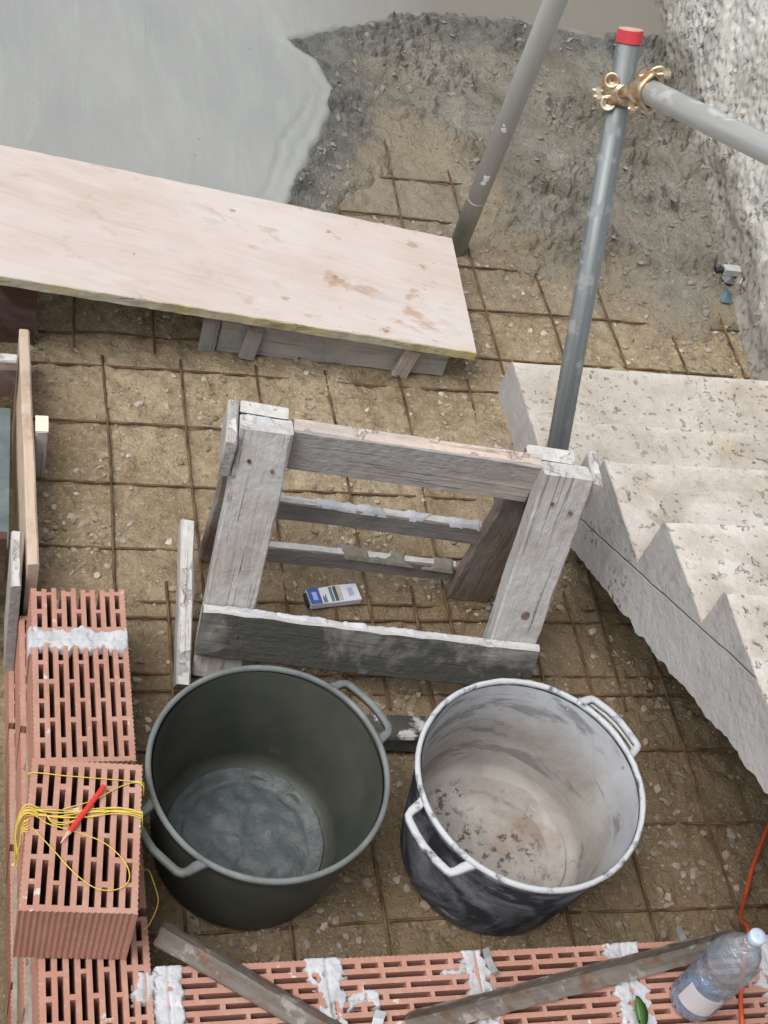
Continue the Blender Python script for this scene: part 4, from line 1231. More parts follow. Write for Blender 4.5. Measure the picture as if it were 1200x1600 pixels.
# ------------------------------------------------------------------ builder's tubs
def tub(name, label, loc, R0, Rb, H, mats, handle_angles, seed, rotz=0.0, cracks=False):
    t = thing(name, label, 'tub', loc, rotz, 'rubber mixing tubs in front of the trestle')
    th = 0.006
    def rad(z): return Rb + (R0 - 0.008 - Rb) * (z / H) ** 0.85
    out = [(0.02, 0.006), (Rb - 0.03, 0.006), (Rb - 0.012, 0.0), (Rb - 0.002, 0.006)] + [(rad(z), z) for z in np.linspace(0.014, H - 0.030, 14)]
    out += [(rad(H - 0.028) + 0.003, H - 0.028), (rad(H - 0.024) + 0.003, H - 0.022), (rad(H - 0.018), H - 0.018), (R0 - 0.006, H - 0.008)]
    V, F = lathe_geo(out, 72, 0.004, seed)
    mesh_obj('body', V, F, MAT[mats[0]], t, smooth=True)
    inn = [(rad(z) - th, z) for z in np.linspace(H - 0.008, 0.040, 16)] + [(Rb - 0.012, 0.030), (Rb - 0.022, 0.024), (Rb - 0.035, 0.0225)]
    V, F = lathe_geo(inn, 72, 0.004, seed)
    F = [tuple(reversed(f)) for f in F]
    F = [tuple(reversed(f)) for f in F]
    mesh_obj('lining', V, F, MAT[mats[1]], t, smooth=True)
    # floor: residue with relief
    nr, na = 24, 72
    V = [(0, 0, 0.024)]; F = []
    for i in range(1, nr + 1):
        r_ = (Rb - 0.020) * i / nr
        for k in range(na):
            a = 2 * math.pi * k / na
            x, y = r_ * math.cos(a), r_ * math.sin(a)
            zz = 0.024 + 0.013 * float(fbm(np.array([x]), np.array([y]), 14, 4, seed + 5)[0]) + 0.010 * max(0, (i / nr - 0.86) / 0.14) ** 2 - 0.006 * math.exp(-((i / nr - 0.84) / 0.04) ** 2)
            V.append((x, y, zz))
    for k in range(na):
        F.append((0, 1 + k, 1 + (k + 1) % na))
    for i in range(nr - 1):
        for k in range(na):
            a = 1 + i * na + k; b = 1 + i * na + (k + 1) % na
            F.append((a, a + na, b + na, b))
    mesh_obj('cement_residue', V, F, MAT[mats[2]], t, smooth=True)
    # rim: rolled lip
    rr = random.Random(seed)
    path = []
    for k in range(96):
        a = 2 * math.pi * k / 96
        q = R0 - 0.007
        q *= 1 + 0.004 * (math.sin(2 * a + 1) + 0.5 * math.sin(3 * a))
        path.append(Vector((q * math.cos(a), q * math.sin(a), H - 0.004 + 0.0012 * math.sin(3 * a + seed))))
    V, F = tube_geo(path, 0.0058, 10, closed=True, flat=1.25)
    V = [v * (1 + 0.003 * rr.uniform(-1, 1)) if cracks else v for v in V]
    mesh_obj('rim', V, F, MAT[mats[3]], t, smooth=True)
    for ha in handle_angles:
        q = R0 - 0.006
        def pt(a, r_, z): return Vector((r_ * math.cos(a), r_ * math.sin(a), z))
        zz = H - 0.006
        oa = [(-0.40, -0.004), (-0.345, 0.012), (-0.30, 0.034), (-0.265, 0.044), (-0.22, 0.0475), (-0.11, 0.0485), (0, 0.049), (0.11, 0.0485), (0.22, 0.0475), (0.265, 0.044), (0.30, 0.034), (0.345, 0.012), (0.40, -0.004)]
        ia = [(-0.30, -0.004), (-0.265, 0.010), (-0.245, 0.028), (-0.228, 0.033), (-0.20, 0.034), (-0.10, 0.035), (0, 0.0355), (0.10, 0.035), (0.20, 0.034), (0.228, 0.033), (0.245, 0.028), (0.265, 0.010), (0.30, -0.004)]
        m_ = len(oa); rj = random.Random(seed + int(ha * 10))
        rings = []
        for k_ in range(m_):
            (ao, ro), (ai, ri) = oa[k_], ia[k_]
            w_ = rj.uniform(-0.0012, 0.0012)
            O0, I0 = pt(ha + ao, q + ro + w_, 0), pt(ha + ai, q + ri + w_, 0)
            dz = -0.10 * max(0, ro)
            C0 = (O0 + I0) / 2
            ring = [O0 + Vector((0, 0, zz - 0.013 + dz)), O0 + Vector((0, 0, zz - 0.003 + dz)), O0.lerp(C0, 0.4) + Vector((0, 0, zz + dz)), I0.lerp(C0, 0.4) + Vector((0, 0, zz + dz)), I0 + Vector((0, 0, zz - 0.003 + dz)), I0 + Vector((0, 0, zz - 0.013 + dz))]
            rings.append(ring)
        V = [v for ring in rings for v in ring]; F = []
        for k_ in range(m_ - 1):
            for e_ in range(6):
                F.append((k_ * 6 + e_, k_ * 6 + (e_ + 1) % 6, (k_ + 1) * 6 + (e_ + 1) % 6, (k_ + 1) * 6 + e_))
        pts = [pt(ha + a_ * 0.98, q + r_ * 0.9, zz) for a_, r_ in oa]
        mesh_obj('handle', V, F, MAT[mats[3]], t, smooth=True)
        if cracks:
            # moulded grip rib below the handle
            pts2 = [p + Vector((0, 0, -0.022)) - Vector((p.x, p.y, 0)).normalized() * 0.008 for p in pts]
            V, F = tube_geo(smooth_path(pts2, 5), 0.0045, 6)
            mesh_obj('handle_rib', V, F, MAT['tub2rim'], t, smooth=True)
    return t
tub('mixing_tub', 'dark grey green rubber tub with wet cement in the bottom', (0.237, -1.573, 0.0), 0.236, 0.183, 0.32,
    ('tub1', 'tub1', 'residue1', 'tub1rim'), (math.radians(214), math.radians(34)), 5)
tub('mixing_tub', 'black scuffed rubber tub lined with dried pale cement', (0.762, -1.606, 0.0), 0.240, 0.188, 0.32,
    ('tub2out', 'tub2in', 'tub2floor', 'tub2rim'), (math.radians(208), math.radians(32)), 9, cracks=True)

# ------------------------------------------------------------------ scaffold tubes
def hollow_tube(name, p0, p1, r, mat, parent, n=24):
    m, L = frame(p0, p1, (0.3, 0.9, 0.3))
    V, F = [], []
    ring = [(-L / 2, r - 0.003), (-L / 2, r), (L / 2, r), (L / 2, r - 0.003)]
    for (x, q) in ring:
        for k in range(n):
            a = 2 * math.pi * k / n
            V.append((x, q * math.cos(a), q * math.sin(a)))
    for i in range(4):
        j_ = (i + 1) % 4
        for k in range(n):
            F.append((i * n + k, i * n + (k + 1) % n, j_ * n + (k + 1) % n, j_ * n + k))
    return mesh_obj(name, V, F, mat, parent, smooth=False, M=m)
PF = Vector((0.971, -1.071, 0.0)); PT = Vector((0.885, -0.506, 1.314))
post = thing('scaffold_post', 'leaning galvanised scaffold post with red end cap behind the trestle', 'scaffold tube', PF)
o = hollow_tube('tube', Vector((0, 0, 0)), PT - PF, 0.0242, MAT['steel_dark'], post)
for p in o.data.polygons: p.use_smooth = True
pd = (PT - PF).normalized()
V, F = tube_geo([PT - PF - pd * 0.020, PT - PF + pd * 0.004], 0.0262, 24)
mesh_obj('end_cap', V, F, MAT['red_cap'], post, label='red plastic end cap')
V, F = tube_geo([PT - PF + pd * 0.0042, PT - PF + pd * 0.006], 0.0245, 24)
mesh_obj('cap_top', V, F, MAT['cap_top'], post)

H0 = Vector((0.8929, -0.6279, 1.2690)); H1 = Vector((0.9833, -0.9737, 1.3941))
hd = (H1 - H0).normalized()
guard = thing('guard_rail_tube', 'bright galvanised tube clamped to the scaffold post, running out to the right', 'scaffold tube', H0)
o = hollow_tube('tube', Vector((0, 0, 0)), hd * 1.5, 0.0242, MAT['steel_pale'], guard)
for p in o.data.polygons: p.use_smooth = True

# coupler: two half shells round each tube, bolts and nuts
CP = PF + pd * ((PT - PF).length * 0.918)
cpl = thing('scaffold_coupler', 'rusty gold plated scaffold coupler joining post and rail', 'coupler', CP)
def clamp(center, axis, r, w, side, parent, name):
    """band round a tube with bolt ears"""
    axis = Vector(axis).normalized(); side = Vector(side); side = (side - axis * side.dot(axis)).normalized(); q = axis.cross(side)
    parts = []
    V, F = [], []
    n = 28
    prof = [(-w, r), (-w, r + 0.005), (-w * 0.5, r + 0.0065), (w * 0.5, r + 0.0065), (w, r + 0.005), (w, r)]
    for (x, rr_) in prof:
        for k in range(n):
            a = 2 * math.pi * k / n
            ear = 1 + 0.30 * max(0, math.cos(a)) ** 14 + 0.22 * max(0, -math.cos(a)) ** 14
            V.append(center + axis * x + side * (rr_ * ear * math.cos(a)) + q * (rr_ * math.sin(a)))
    for i in range(len(prof) - 1):
        for k in range(n):
            F.append((i * n + k, i * n + (k + 1) % n, (i + 1) * n + (k + 1) % n, (i + 1) * n + k))
    mesh_obj(name, V, F, MAT['brass'], parent, smooth=True)
    return side, q
cmx = Vector((rx.x, rx.y, rx.z))
s1, q1 = clamp(Vector((0, 0, 0)), pd, 0.0245, 0.021, -cmx, cpl, 'post_clamp')
hc = H0 + hd * 0.012 - CP
s2, q2 = clamp(hc, hd, 0.0245, 0.020, Vector((0, 0, 1)), cpl, 'rail_clamp')
towards = (cam.matrix_world.translation - CP).normalized()
# cupped ears of the post clamp that face the viewer
for sg in (1, -1):
    base = s1 * 0.020 + pd * (0.022 * sg) + towards * 0.014
    prof = [(0.0035, 0.0), (0.010, 0.003), (0.0145, 0.009), (0.0155, 0.010), (0.0150, 0.0115), (0.0095, 0.0055), (0.0035, 0.003)]
    V, F = lathe_geo(prof, 20)
    mm = towards.to_track_quat('Z', 'Y').to_matrix()
    V = [mm @ Vector(v) + base for v in V]
    mesh_obj('cup_washer', V, F, MAT['brass'], cpl, smooth=True)
for (p, d, nm) in ((s1 * 0.030 + towards * 0.004, s1, 'bolt'), (s1 * 0.026 + pd * -0.012 + towards * 0.016, s1, 'bolt')):
    V, F = join_geo([tube_geo([p - d * 0.01, p + d * 0.026], 0.0045, 8), hexbolt_geo(p + d * 0.010, d, 0.0085, 0.010)])
    mesh_obj(nm, V, F, MAT['brass'], cpl)
rb = hc + s2 * 0.030 + hd * 0.004
xr = (cmx * 0.95 + Vector((0, 0, 0.1))).normalized()
V, F = join_geo([tube_geo([rb - xr * 0.02, rb + xr * 0.040], 0.0048, 8), hexbolt_geo(rb + xr * 0.026, xr, 0.0095, 0.013)])
mesh_obj('bolt', V, F, MAT['brass'], cpl)
V, F = tube_geo(smooth_path([rb - xr * 0.004 + s2 * 0.002, rb + xr * 0.008 + s2 * 0.012, rb + xr * 0.022 + s2 * 0.012, rb + xr * 0.026 + s2 * 0.0], 4), 0.0042, 8)
mesh_obj('yoke', V, F, MAT['brass'], cpl, smooth=True)
lb = hc - s2 * 0.032 + hd * 0.004
V, F = join_geo([tube_geo([lb - xr * 0.030, lb + xr * 0.030], 0.0045, 8), hexbolt_geo(lb + xr * 0.016, xr, 0.009, 0.009), hexbolt_geo(lb - xr * 0.026, xr, 0.009, 0.009)])
mesh_obj('bolt', V, F, MAT['brass'], cpl)
V, F = tube_geo([Vector((0, 0, 0)) + towards * 0.012, hc - towards * 0.002], 0.014, 12)
mesh_obj('swivel_pin', V, F, MAT['brass'], cpl)

QF = Vector((1.091, 0.417, 0.0)); QT = Vector((0.979, 0.109, 1.024))
qd = (QT - QF).normalized()
prop = thing('steel_prop', 'grey painted steel prop with white paint chips leaning behind the long board', 'prop', QF)
o = hollow_tube('tube', Vector((0, 0, 0)) - qd * 0.02, qd * 1.9, 0.0285, MAT['prop'], prop)
for p in o.data.polygons: p.use_smooth = True
V, F = tube_geo([qd * 0.262, qd * 0.268], 0.0293, 24)
mesh_obj('collar', V, F, MAT['prop'], prop, smooth=True)
def chip(s, seed, L=0.03, W=0.010, rot=0.0):
    """paint flake lying on the tube's skin"""
    r = random.Random(seed)
    tw = (cam.matrix_world.translation - (QF + qd * s)).normalized()
    nrm = (tw - qd * tw.dot(qd)).normalized(); sd_ = qd.cross(nrm)
    V, F = [], []
    m = 12
    for ring in (0, 1):
        for k in range(m):
            a = 2 * math.pi * k / m
            q_ = r.uniform(0.6, 1.1)
            if ring: q_ *= 0.6
            u_ = math.cos(a) * L * q_ / 2; v_ = math.sin(a) * W * q_ / 2 + rot
            ang = v_ / 0.0285
            rr_ = 0.0288 + 0.0006 * ring
            V.append(qd * (s + u_) + nrm * (rr_ * math.cos(ang)) + sd_ * (rr_ * math.sin(ang)))
    for k in range(m):
        F.append((k, (k + 1) % m, m + (k + 1) % m, m + k))
    F.append(tuple(range(m, 2 * m)))
    mesh_obj('paint_chip', V, F, MAT['chip'], prop)
chip(0.395, 1, 0.040, 0.022, 0.004); chip(0.372, 4, 0.016, 0.020, 0.002); chip(0.612, 2, 0.022, 0.020, 0.0); chip(0.628, 3, 0.012, 0.010, -0.004)

# ------------------------------------------------------------------ small things
# yellow string wound round the loose block
def lp(x, y, z=0.191):
    return loose_m @ Vector((x, y, z - 0.0))
def string_parts():
    parts = []
    top = 0.1895
    r = random.Random(3)
    def st(pts, rad=0.0010):
        parts.append(tube_geo(smooth_path([lp(*p) for p in pts], 6), rad, 6))
    # bundle across the block
    for k in range(6):
        o_ = 0.004 * (k - 2.5)
        y = 0.178 + o_ * 0.5 + r.uniform(-0.002, 0.002)
        st([(-0.006, y - 0.006, top - 0.07 + 0.01 * k), (-0.005, y - 0.003, top - 0.01), (0.006, y, top + 0.003), (0.05, y + r.uniform(-0.006, 0.004), top + 0.003),
            (0.10, y + r.uniform(-0.002, 0.006), top + 0.0025), (0.15, y + 0.010 + r.uniform(-0.003, 0.003), top + 0.003), (0.190, y + 0.006, top + 0.002),
            (0.1975, y + 0.002, top - 0.006), (0.1985, y - 0.012, top - 0.06)])
    # single line near the far edge
    st([(-0.002, 0.254, top - 0.03), (0.0, 0.255, top + 0.001), (0.06, 0.252, top + 0.002), (0.12, 0.250, top + 0.002), (0.17, 0.248, top + 0.002), (0.196, 0.246, top + 0.001), (0.198, 0.243, top - 0.03)])
    st([(0.06, 0.186, top + 0.004), (0.11, 0.205, top + 0.004), (0.15, 0.232, top + 0.003), (0.18, 0.245, top + 0.003), (0.196, 0.240, top + 0.002), (0.199, 0.232, top - 0.02)])
    # loop over the near half
    st([(0.012, 0.176, top + 0.004), (0.035, 0.158, top + 0.003), (0.08, 0.146, top + 0.002), (0.13, 0.128, top + 0.002), (0.165, 0.098, top + 0.002), (0.178, 0.070, top + 0.002),
        (0.172, 0.050, top + 0.002), (0.150, 0.040, top + 0.002), (0.12, 0.044, top + 0.002), (0.085, 0.070, top + 0.002), (0.05, 0.108, top + 0.002), (0.012, 0.148, top + 0.003)])
    # slack hank on the left hand side
    for k in range(7):
        y = 0.170 + r.uniform(-0.012, 0.014)
        dz = r.uniform(0.05, 0.125)
        st([(0.020, y + 0.004, top + 0.004), (0.002, y + 0.008, top + 0.010), (-0.010, y + 0.002, top - 0.002), (-0.012 - 0.004 * r.random(), y - 0.012, top - dz * 0.5),
            (-0.010, y - 0.020 - 0.02 * r.random(), top - dz), (-0.006, y - 0.028, top - dz * 0.7), (-0.006, y - 0.020, top - 0.012), (0.004, y - 0.026 + 0.01 * r.random(), top + 0.003)])
    for k in range(2):
        st([(0.03, 0.178, top + 0.003), (0.045, 0.163 - 0.004 * k, top + 0.003), (0.07, 0.162 - 0.003 * k, top + 0.003), (0.10, 0.176, top + 0.003)])
    # tail hanging on the right onto the wall
    w0 = [Vector((-0.016, -1.745, 0.30)), Vector((-0.004, -1.742, 0.26)), Vector((0.012, -1.725, 0.22)), Vector((0.022, -1.735, 0.199)), Vector((0.030, -1.775, 0.197)), Vector((0.014, -1.815, 0.196)), Vector((0.000, -1.830, 0.196))]
    parts.append(tube_geo(smooth_path(w0, 6), 0.0012, 6))
    return join_geo(parts)
V, F = string_parts()
mesh_obj('builders_string', V, F, MAT['string'], None, smooth=True, label='tangled yellow builders string wound round the loose block', cat='string')
pen = thing('carpenter_pencil', 'red carpenter pencil lying on the yellow string', 'pencil', lp(0.098, 0.178, 0.198))
a_ = lp(0.128, 0.232, 0.1985) - pen.location; b_ = lp(0.073, 0.142, 0.1965) - pen.location
dv = (b_ - a_).normalized()
V, F = tube_geo([a_, a_.lerp(b_, 0.25), a_.lerp(b_, 0.5), b_], 0.0048, 8, flat=0.75)
mesh_obj('shaft', V, F, MAT['pencil'], pen)
V, F = tube_geo([b_, b_ + dv * 0.020, b_ + dv * 0.026], [0.0046, 0.0016, 0.0006], 8, flat=0.75)
mesh_obj('tip', V, F, MAT['pencil_wood'], pen)

# crumpled packet
def packet():
    t = thing('packet', 'small crumpled blue and white packet on the sand inside the trestle', 'packet', (0.512, -0.938, 0.004), math.radians(10))
    L, W, Hh = 0.128, 0.050, 0.018
    nx_, ny_ = 24, 10
    r = random.Random(4)
    def top_z(x, y): return Hh - 0.0020 * (x / L + 0.5) + 0.0012 * math.sin(x * 55 + y * 40)
    white = m_plain('packet_white', (0.66, 0.69, 0.76), 0.3, var=0.12)
    V, F = [], []
    for i in range(nx_ + 1):
        x = -L / 2 + L * i / nx_
        wv = W * (0.97 + 0.03 * math.sin(x * 40)) / 2
        V += [(x, -wv, 0), (x, -wv, top_z(x, -wv) - 0.0012), (x, -wv + 0.0012, top_z(x, -wv)), (x, wv - 0.0012, top_z(x, wv)), (x, wv, top_z(x, wv) - 0.0012), (x, wv, 0)]
    for i in range(nx_):
        for k in range(6):
            a = i * 6 + k; b = i * 6 + (k + 1) % 6
            F.append((a, a + 6, b + 6, b))
    F.append(tuple(range(6))); F.append(tuple(reversed(range(nx_ * 6, nx_ * 6 + 6))))
    mesh_obj('carton', V, F, white, t)
    def panel(name, x0, x1, y0, y1, col, var=0.3, sc=80, lift=0.0004):
        V, F = [], []
        n_ = 6
        for i in range(n_ + 1):
            x = x0 + (x1 - x0) * i / n_
            V += [(x, y0, top_z(x, y0) + lift), (x, y1, top_z(x, y1) + lift)]
        for i in range(n_):
            F.append((2 * i, 2 * i + 2, 2 * i + 3, 2 * i + 1))
        mesh_obj(name, V, F, m_plain('packet_' + name, col, 0.3, var=var, sc=sc), t)
    h_ = W / 2 - 0.004
    panel('blue_print', -L / 2 + 0.0005, -L / 2 + 0.030, -h_ - 0.002, h_ + 0.002, (0.06, 0.11, 0.38), 0.45, 60)
    panel('pale_print', -L / 2 + 0.010, -L / 2 + 0.022, -0.012, 0.012, (0.36, 0.46, 0.78), 0.15, 60, 0.0008)
    panel('grey_print', -L / 2 + 0.034, -L / 2 + 0.044, -h_, h_ * 0.3, (0.20, 0.19, 0.20), 0.5, 60)
    panel('teal_print', -L / 2 + 0.054, -L / 2 + 0.062, -h_, h_, (0.13, 0.20, 0.21), 0.6, 90)
    panel('dark_print', -L / 2 + 0.064, -L / 2 + 0.073, -h_, h_, (0.07, 0.09, 0.09), 0.7, 90)
    panel('cream_print', -L / 2 + 0.074, -L / 2 + 0.084, -h_, h_, (0.50, 0.46, 0.36), 0.3, 90)
    panel('faded_print', -L / 2 + 0.100, -L / 2 + 0.114, -0.012, 0.012, (0.42, 0.43, 0.60), 0.3, 90)
    V, F = box_geo((-L / 2 - 0.006, -W / 2 + 0.006, 0.001), (-L / 2 - 0.0005, W / 2 - 0.008, 0.012))
    mesh_obj('open_end', V, F, MAT['black'], t)
packet()

# two cement crusted steel angles on the bottom wall
def angle(name, label, p0, p1, w_, roll, seed, curl=0.0):
    p0, p1 = Vector(p0), Vector(p1)
    m, L = frame(p0, p1, (0, 0, 1))
    m = m @ Matrix.Rotation(roll, 4, 'X')
    r = random.Random(seed)
    n = max(10, int(L / 0.015)); V, F = [], []
    th = 0.004
    for i in range(n + 1):
        x = (i / n - 0.5) * L
        e = lambda: r.uniform(-0.0012, 0.0012)
        bulge = curl
        prof = [(-w_, w_ * 0.95), (-w_ * 0.5, w_ * 0.48 - bulge), (0, 0), (w_ * 0.5, w_ * 0.48 - bulge), (w_, w_ * 0.95)]
        up = [(yy, zz + th * 1.3) for yy, zz in prof]
        for (yy, zz) in prof + up[::-1]:
            V.append((x + (e() * 3 if i in (0, n) else 0), yy + e(), zz + e()))
    k10 = 10
    for i in range(n):
        for k in range(k10):
            a = i * k10 + k; b = i * k10 + (k + 1) % k10
            F.append((a, b, b + k10, a + k10))
    F.append(tuple(range(k10))); F.append(tuple(reversed(range(n * k10, n * k10 + k10))))
    return mesh_obj(name, V, F, MAT['angle'], None, M=m, label=label, cat='steel angle')
angle('steel_angle', 'long cement crusted steel angle lying open side up beside the bottle', (0.460, -2.020, 0.196), (1.150, -1.897, 0.199), 0.024, math.radians(42), 1)
angle('steel_angle', 'rusty cement crusted steel angle reaching out over the wall towards the dark tub', (0.030, -1.838, 0.226), (0.360, -2.060, 0.218), 0.024, math.pi, 2, 0.003)

# water bottle
def bottle():
    t = thing('water_bottle', 'clear plastic water bottle with pale blue cap standing on the bottom wall', 'bottle', (1.036, -2.019, 0.193))
    g = NT('clear_pet')
    g.b.inputs['Transmission Weight'].default_value = 0.0
    n_ = g.noise(9, 4, 0.6)
    tr = g.t.nodes.new('ShaderNodeBsdfTransparent'); tr.inputs[0].default_value = (0.86, 0.93, 0.98, 1)
    gl = g.t.nodes.new('ShaderNodeBsdfGlossy'); gl.inputs['Roughness'].default_value = 0.06; gl.inputs[0].default_value = (0.9, 0.95, 1, 1)
    df = g.t.nodes.new('ShaderNodeBsdfDiffuse'); df.inputs[0].default_value = (0.62, 0.72, 0.82, 1)
    fr = g.t.nodes.new('ShaderNodeLayerWeight'); fr.inputs[0].default_value = 0.45
    m1 = g.t.nodes.new('ShaderNodeMixShader'); m2 = g.t.nodes.new('ShaderNodeMixShader')
    bmp = g.bump(g.noise(34, 3, 0.6, dist=0.6), 0.010)
    g.t.links.new(bmp, gl.inputs['Normal']); g.t.links.new(bmp, df.inputs['Normal'])
    g.put(m1.inputs[0], g.math('ADD', g.math('MULTIPLY', n_, 0.34), 0.02))
    g.t.links.new(tr.outputs[0], m1.inputs[1]); g.t.links.new(df.outputs[0], m1.inputs[2])
    g.put(m2.inputs[0], g.math('ADD', g.math('MULTIPLY', fr.outputs['Facing'], 0.55), 0.06, True))
    g.t.links.new(m1.outputs[0], m2.inputs[1]); g.t.links.new(gl.outputs[0], m2.inputs[2])
    g.t.links.new(m2.outputs[0], g.out.inputs[0])
    R_ = 0.0465
    prof = [(0.006, 0.012), (0.025, 0.004), (0.037, 0.0), (0.0435, 0.006), (R_, 0.016), (R_, 0.030), (R_ - 0.0035, 0.036), (R_ - 0.001, 0.042), (R_ - 0.001, 0.112), (R_ - 0.0045, 0.118),
            (R_ - 0.001, 0.124), (R_, 0.132), (R_ - 0.001, 0.142), (R_ - 0.007, 0.150), (R_ - 0.008, 0.156), (R_ - 0.001, 0.164), (R_ - 0.005, 0.171), (R_ + 0.001, 0.180), (R_ + 0.001, 0.196),
            (R_ - 0.003, 0.212), (R_ - 0.010, 0.236), (R_ - 0.022, 0.258), (0.015, 0.274), (0.0125, 0.280), (0.0125, 0.296)]
    V, F = lathe_geo(prof, 48, 0.008, 3)
    mesh_obj('body', V, F, g.m, t, smooth=True)
    # base tint: thick blue plastic at the foot
    b = NT('blue_pet')
    tr2 = b.t.nodes.new('ShaderNodeBsdfTransparent'); tr2.inputs[0].default_value = (0.35, 0.55, 0.85, 1)
    df2 = b.t.nodes.new('ShaderNodeBsdfPrincipled'); df2.inputs['Base Color'].default_value = (0.10, 0.22, 0.46, 1); df2.inputs['Roughness'].default_value = 0.2
    mx = b.t.nodes.new('ShaderNodeMixShader')
    b.put(mx.inputs[0], b.ramp(b.noise(30, 3), [(0.40, 0.1), (0.6, 0.85)]))
    b.t.links.new(tr2.outputs[0], mx.inputs[1]); b.t.links.new(df2.outputs[0], mx.inputs[2]); b.t.links.new(mx.outputs[0], b.out.inputs[0])
    V, F = lathe_geo([(0.010, 0.013), (0.027, 0.0065), (0.036, 0.004), (0.0417, 0.009), (0.0443, 0.018), (0.0443, 0.030)], 40, 0.006, 3)
    mesh_obj('base', V, F, b.m, t, smooth=True, label='blue tinted foot')
    # label wrapped part of the way round, facing down left
    lm = m_plain('paper_label', (0.58, 0.56, 0.60), 0.4, var=0.10)
    V, F = [], []
    a0, a1 = math.radians(185), math.radians(275)
    for i in range(25):
        a = a0 + (a1 - a0) * i / 24
        for z in (0.044, 0.110):
            for rr_ in (R_ - 0.0004, R_ + 0.0002):
                V.append((rr_ * math.cos(a), rr_ * math.sin(a), z))
    for i in range(24):
        q = i * 4
        F.append((q + 1, q + 5, q + 7, q + 3)); F.append((q, q + 2, q + 6, q + 4))
        F.append((q, q + 4, q + 5, q + 1)); F.append((q + 2, q + 3, q + 7, q + 6))
    F.append((0, 1, 3, 2)); F.append((96, 98, 99, 97))
    mesh_obj('paper_label', V, F, lm, t, label='torn pale pink paper label')
    V, F = lathe_geo([(0.0145, 0.283), (0.0155, 0.284), (0.0155, 0.299), (0.0142, 0.302), (0.006, 0.3025), (0.001, 0.3022)], 32)
    mesh_obj('cap', V, F, m_plain('pale_blue_cap', (0.50, 0.60, 0.72), 0.4, var=0.05), t, smooth=True)
    V, F = lathe_geo([(0.0125, 0.274), (0.0165, 0.2755), (0.0165, 0.2775), (0.0125, 0.279)], 24)
    mesh_obj('neck_ring', V, F, g.m, t, smooth=True)
bottle()

V, F = tube_geo(smooth_path([(1.62, -1.38, 0.0), (1.50, -1.52, 0.002), (1.405, -1.64, 0.004), (1.335, -1.74, 0.02), (1.265, -1.815, 0.09), (1.215, -1.880, 0.185), (1.178, -1.94, 0.2005), (1.142, -2.02, 0.200), (1.125, -2.08, 0.200), (1.118, -2.2, 0.15)], 8), 0.0045, 10)
mesh_obj('orange_cable', V, F, MAT['cord'], None, smooth=True, label='orange cable running over the bottom wall behind the bottle', cat='cable')

def leaf(loc, L, W, rz, tilt, label):
    n_ = 10; V, F = [], []
    for i in range(n_ + 1):
        k = i / n_
        w_ = W * math.sin(math.pi * min(1, k * 0.95 + 0.03)) ** 0.8
        zz = 0.010 * math.sin(k * 2.4)
        V += [(k * L, -w_ / 2, zz + 0.004), (k * L, 0, zz), (k * L, w_ / 2, zz + 0.004), (k * L, 0, zz - 0.0006)]
    for i in range(n_):
        a = i * 4
        F += [(a, a + 4, a + 5, a + 1), (a + 1, a + 5, a + 6, a + 2), (a + 2, a + 6, a + 7, a + 3), (a + 3, a + 7, a + 4, a)]
    m = Matrix.Translation(loc) @ Matrix.Rotation(rz, 4, 'Z') @ Matrix.Rotation(tilt, 4, 'Y')
    return mesh_obj('leaf', V, F, MAT['leaf'], None, smooth=True, M=m, label=label, cat='leaf')
leaf((0.920, -2.070, 0.198), 0.062, 0.026, math.radians(95), math.radians(-8), 'green leaf lying on the bottom wall near the bottle')
leaf((1.475, -1.62, 0.006), 0.035, 0.008, math.radians(130), 0, 'small pale leaf on the soil beside the orange cable')

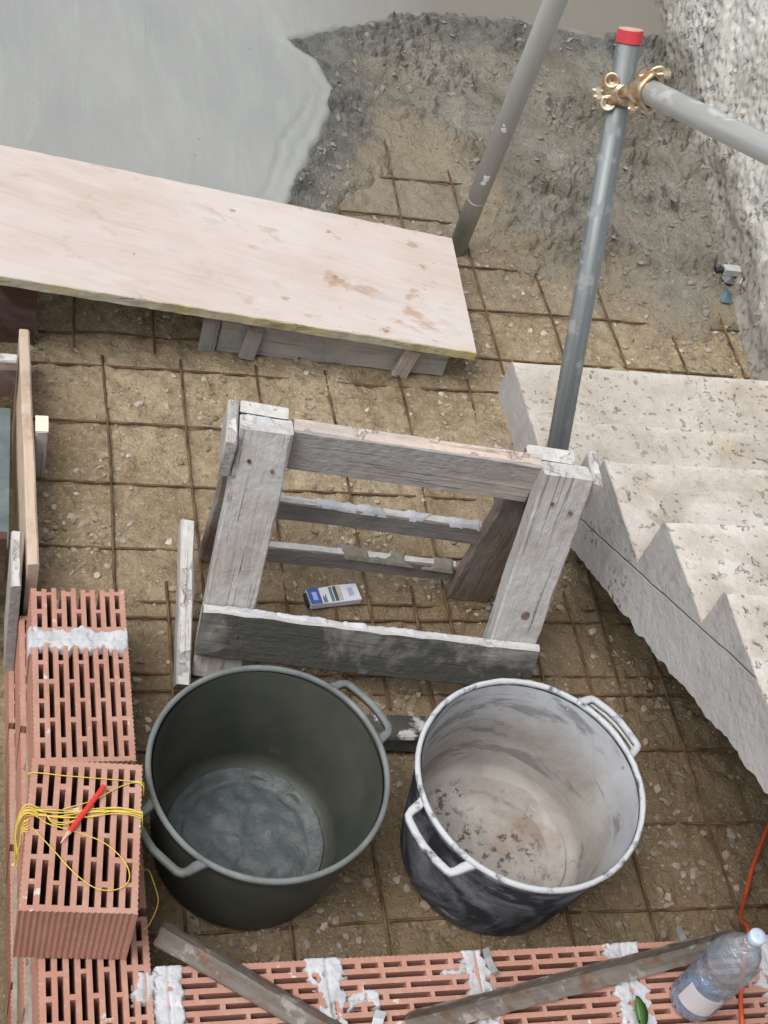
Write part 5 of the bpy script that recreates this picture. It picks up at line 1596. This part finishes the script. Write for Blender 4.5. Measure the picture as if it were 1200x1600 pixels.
def clip(loc, rz, label, L=0.05, W=0.014):
    V, F = [], []
    pts = [(0, 0.010), (0.006, 0.002), (L * 0.35, 0.001), (L * 0.7, 0.004), (L, 0.014)]
    for (x, zz) in pts:
        for (yy, dz) in ((-W / 2, 0), (W / 2, 0), (W / 2, 0.0014), (-W / 2, 0.0014)):
            V.append((x, yy, zz + dz + (0.003 if abs(yy) > 0 else 0)))
    for i in range(len(pts) - 1):
        for k in range(4):
            a = i * 4 + k; b = i * 4 + (k + 1) % 4
            F.append((a, a + 4, b + 4, b))
    F.append((0, 1, 2, 3)); F.append((19, 18, 17, 16))
    m = Matrix.Translation(loc) @ Matrix.Rotation(rz, 4, 'Z')
    return mesh_obj('metal_clip', V, F, MAT['clip'], None, M=m, label=label, cat='metal clip')
clip((0.652, -1.948, 0.192), math.radians(108), 'bent zinc clip on the bottom wall above the long steel angle')
clip((1.070, -1.922, 0.1925), math.radians(118), 'bent zinc clip hanging off the bottom wall behind the bottle')
clip((0.402, -2.040, 0.194), math.radians(70), 'white zinc clip beside a mortar smear on the bottom wall', 0.035, 0.02)

# plastic scraps at the foot of the rough wall
scr = thing('plastic_scrap', 'blue grey plastic scrap lying at the foot of the rough wall', 'scrap', (1.975, 0.30, 0.01))
def crumple(name, c, s, mat, seed, par):
    r = random.Random(seed)
    V = [Vector((v[0] * s[0] * r.uniform(0.6, 1.25), v[1] * s[1] * r.uniform(0.6, 1.25), v[2] * s[2] * r.uniform(0.6, 1.2))) + Vector(c) for v in IV]
    mesh_obj(name, V, [tuple(f) for f in IF], mat, par)
crumple('sheet', (-0.01, -0.01, 0.01), (0.035, 0.042, 0.02), MAT['rag'], 1, scr)
crumple('fold', (0.02, 0.055, 0.02), (0.026, 0.028, 0.02), m_plain('grey_plastic', (0.13, 0.14, 0.145), 0.5), 2, scr)
jb = thing('pipe_stub', 'white cable stub on a small block poking out of the rough wall', 'pipe', (2.01, 0.37, 0.05))
mesh_obj('block', *box_geo((-0.035, -0.012, -0.008), (0.03, 0.018, 0.014)), MAT['chalk'], jb)
mesh_obj('socket', *tube_geo([(-0.036, 0.003, 0.003), (-0.062, 0.002, -0.002)], 0.010, 10), MAT['black'], jb)
mesh_obj('wire', *tube_geo(smooth_path([(0.026, 0.0, 0.015), (0.030, -0.02, 0.010), (0.012, -0.05, -0.010), (0.006, -0.075, -0.03)], 5), 0.0028, 6), MAT['chalk'], jb, smooth=True)
